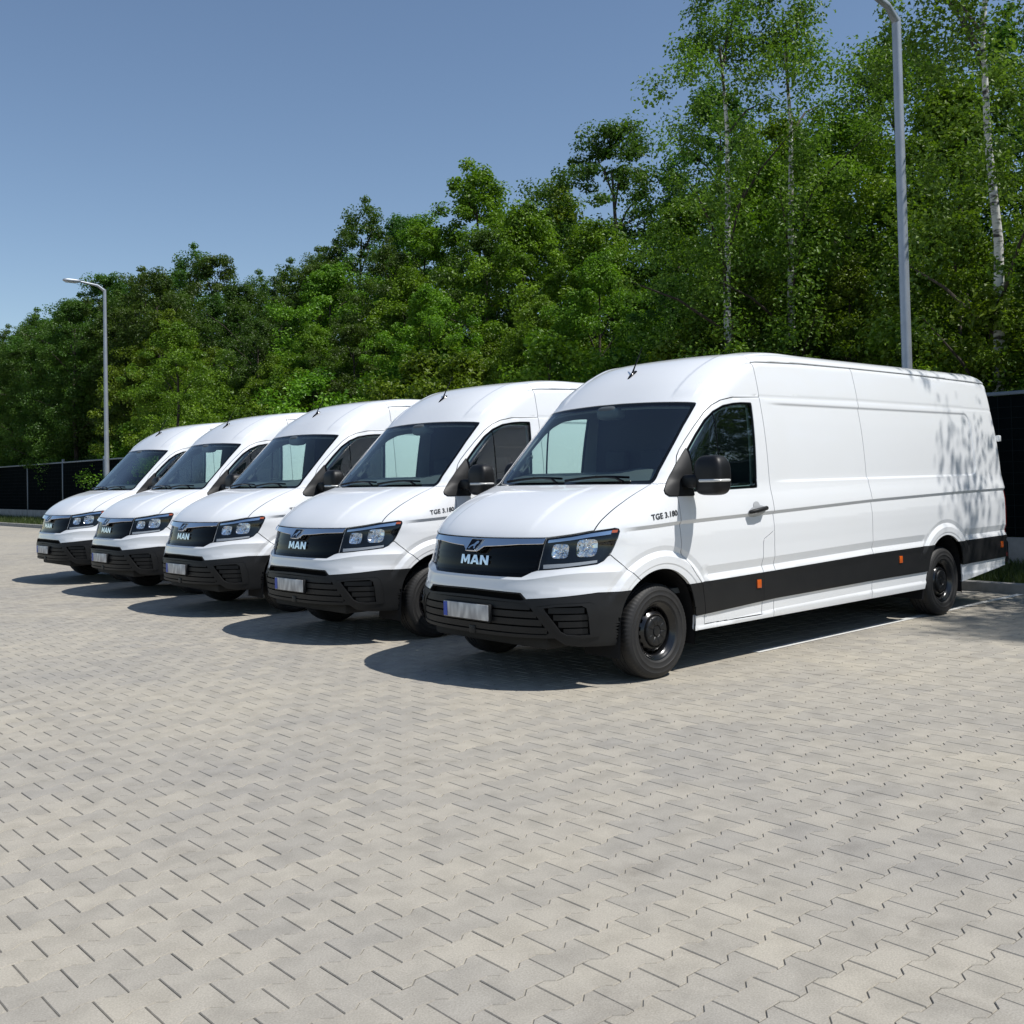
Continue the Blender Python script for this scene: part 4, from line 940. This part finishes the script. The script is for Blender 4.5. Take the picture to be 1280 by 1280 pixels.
    # ---- wipers, aerial, camera housing
    for y0, y1, zz in ((.66, -.02, .0), (-.08, -.70, .0)):
        pts = [on_front(y0+(y1-y0)*k/9, 1.462+.018*math.sin(k/9*math.pi)+.020*k/9, .016)[0] for k in range(10)]
        wp = empty('wiper', tuple(pts[0])); wp.parent = van; o = np.array(pts[0])
        tube('wiper_blade', [q-o for q in pts], .010, M['gloss'], wp, 6)
        arm = [on_front(y1+.02, 1.452, .012)[0]-o, on_front(y1+.10, 1.468, .030)[0]-o, on_front((y0+y1)/2, 1.488, .028)[0]-o]
        tube('wiper_arm', arm, (.012, .009, .006), M['gloss'], wp, 6)
    ant = empty('aerial', (1.86, 0, 2.362)); ant.parent = van
    v, f = superbox((.02, 0, .012), (.12, .05, .05), .8, 16, 10, lambda q: (q[0], q[1]*(1-.5*(q[2] > 0)), q[2]+q[0]*.65)); link('aerial_base', mesh('aerial_base', v, f, M['gloss'], True), ant)
    tube('aerial_rod', [(.02, 0, .03), (.06, 0, .10), (.16, 0, .27)], (.009, .006, .0035), M['gloss'], ant, 8)
    v, f = superbox((1.60, 0, 2.04), (.16, .26, .12), .6, 20, 12); link('sensor_housing', mesh('sensor_housing', v, f, M['dash'], True), van)
    # ---- cab interior
    s, t = SH[0], SH[1]
    lin = panel(['cab_roof', 'door', 'roof'], off=-.045, gap=-.03, flange=0, extra=(P(cs, ct)[:, 0] < 2.40) & (ct > .55))
    link('cab_lining', pmesh('cab_lining', both(lin), M['trim']), van)
    bm = bmesh.new()
    prof = [(1.00, 1.02), (1.00, 1.385), (1.12, 1.44), (1.30, 1.505), (1.50, 1.54), (1.64, 1.52), (1.72, 1.43), (1.76, 1.25), (1.74, 1.02)]
    for yy in np.linspace(-.93, .93, 22):
        for x, z in prof:
            k = .03*max(0, 1-abs(yy+.42)/.25)*(x > 1.3); kk = max(0, abs(yy)-.70)
            bm.verts.new((min(x+kk*.55 if x < 1.3 else x, 1.80), yy, z+k))
    bm.verts.ensure_lookup_table(); n = len(prof)
    for i in range(21):
        for j in range(n-1): bm.faces.new((bm.verts[i*n+j], bm.verts[i*n+j+1], bm.verts[(i+1)*n+j+1], bm.verts[(i+1)*n+j]))
    dash = link('dashboard', bm_mesh('dashboard', bm, M['dash'], smooth=True), van)
    st = [(1.86+.07*math.sin(a)*.5-.02, -.42+.19*math.cos(a), 1.30+.17*math.sin(a)) for a in np.linspace(0, 2*math.pi, 33)]
    tube('steering_wheel', st, .016, M['dash'], van, 8, False)
    for y in (-.42, .18, .62):
        se = empty('seat', (2.1, y, .75)); se.parent = van
        box('cushion', (-.05, 0, .08), (.52, .46, .16), M['fabric'], .05, se)
        box('seat_back', (.20, 0, .46), (.13, .44, .66), M['fabric'], .05, se, (0, math.radians(10), 0))
        box('headrest', (.245, 0, .90), (.10, .26, .18), M['fabric'], .04, se)
    me = mesh('bulkhead', *bulk(), M['fabric']); link('bulkhead', me, van)
    box('cab_floor', (1.7, 0, .62), (1.5, 1.8, .04), M['dash'], 0, van)
    gh = np.array([on_side(x, z, -.085)[0] for x, z in ((1.335, 1.60), (1.37, 1.575), (1.44, 1.64), (1.46, 1.72), (1.44, 1.745))]); gh[:, 1] *= -1
    tube('grab_handle', gh, .012, M['dash'], van, 8)
    # ---- rear end, underbody, wheel arches, wheels
    for sg in (1, -1):
        h = panel(['tail'], off=.004, gap=.002, flange=.02); h = h if sg > 0 else mirrored(h); link('tail_lamp', pmesh('tail_lamp', h, M['red']), van)
    rb = box('rear_bumper', (6.98, 0, .56), (.20, 1.98, .26), M['plastic'], .04, van)
    box('rear_reflector', (-.02, -.985, -.03), (.06, .03, .05), M['red'], .006, rb); box('rear_reflector', (-.02, .985, -.03), (.06, .03, .05), M['red'], .006, rb)
    for x in (6.95,):
        for sg in (1, -1): box('door_hinge', (x, -.955*sg, 1.83), (.05, .05, .07), M['paint'], .01, van)
    box('underbody', (3.6, 0, .42), (6.2, 1.46, .16), M['under'], .03, van); box('fuel_tank', (2.6, -.35, .32), (1.3, .7, .16), M['under'], .04, van)
    box('splash_shield', (.62, 0, .33), (.9, 1.30, .10), M['under'], .03, van)
    for arc, x0, x1 in ((ARCH_F, .50, 1.45), (ARCH_R, 4.95, 5.90)):
        for sg in (1, -1):
            V = []; F = []; n = len(arc); cxm = (x0+x1)/2
            ys = (1.004, .99, .66)
            for yy in ys:
                for x, z in arc:
                    k = .0 if yy == ys[0] else .012; V.append((x+(x-cxm)*k, -yy*sg, z+k))
            for i in range(len(ys)-1):
                for j in range(n-1): F.append((i*n+j, i*n+j+1, (i+1)*n+j+1, (i+1)*n+j))
            F.append(tuple(2*n+j for j in range(n)))
            link('wheel_arch', mesh('wheel_arch', V, F, M['liner']), van)
    for x, z in WH:
        for sg in (-1, 1): make_wheel(van, (x, .862*sg, z), sg)
    return van
def wrap_mat(me, m): me.materials.append(m); return me
def bulk():
    t = np.linspace(.35, TMAX-.9, 40); X = np.array([P(*st_x(2.395, z)) for z in np.linspace(.62, 2.47, 40)])
    V = [(2.395, p[1]*.965, p[2]) for p in X]; V += [(2.395, -y, z) for _, y, z in V[::-1]]
    return V, [tuple(range(len(V)))]

# ------------------------------------------------------------------ the five vans
SPOTS = [(0, 0, 0), (.146, 2.86, .003), (.26, 5.684, -.002), (.396, 8.486, .004), (.509, 11.253, -.003)]
VLAB = ['white long panel van with its whole side in view at the open row end',
        'white panel van parked beside the van whose whole side is in view',
        'white panel van in the middle of the row of five, two vans on each side',
        'white panel van parked second from the tall lamp post end of the row',
        'white panel van at the far end of the row, nearest the tall lamp post']
v0 = make_van()
for k, (x, y, a) in enumerate(SPOTS):
    v = v0 if k == 0 else copy_tree(v0)
    v.location = (x, y, 0); v.rotation_euler = (0, 0, a); tag(v, VLAB[k], 'van', 'white vans parked in a row')
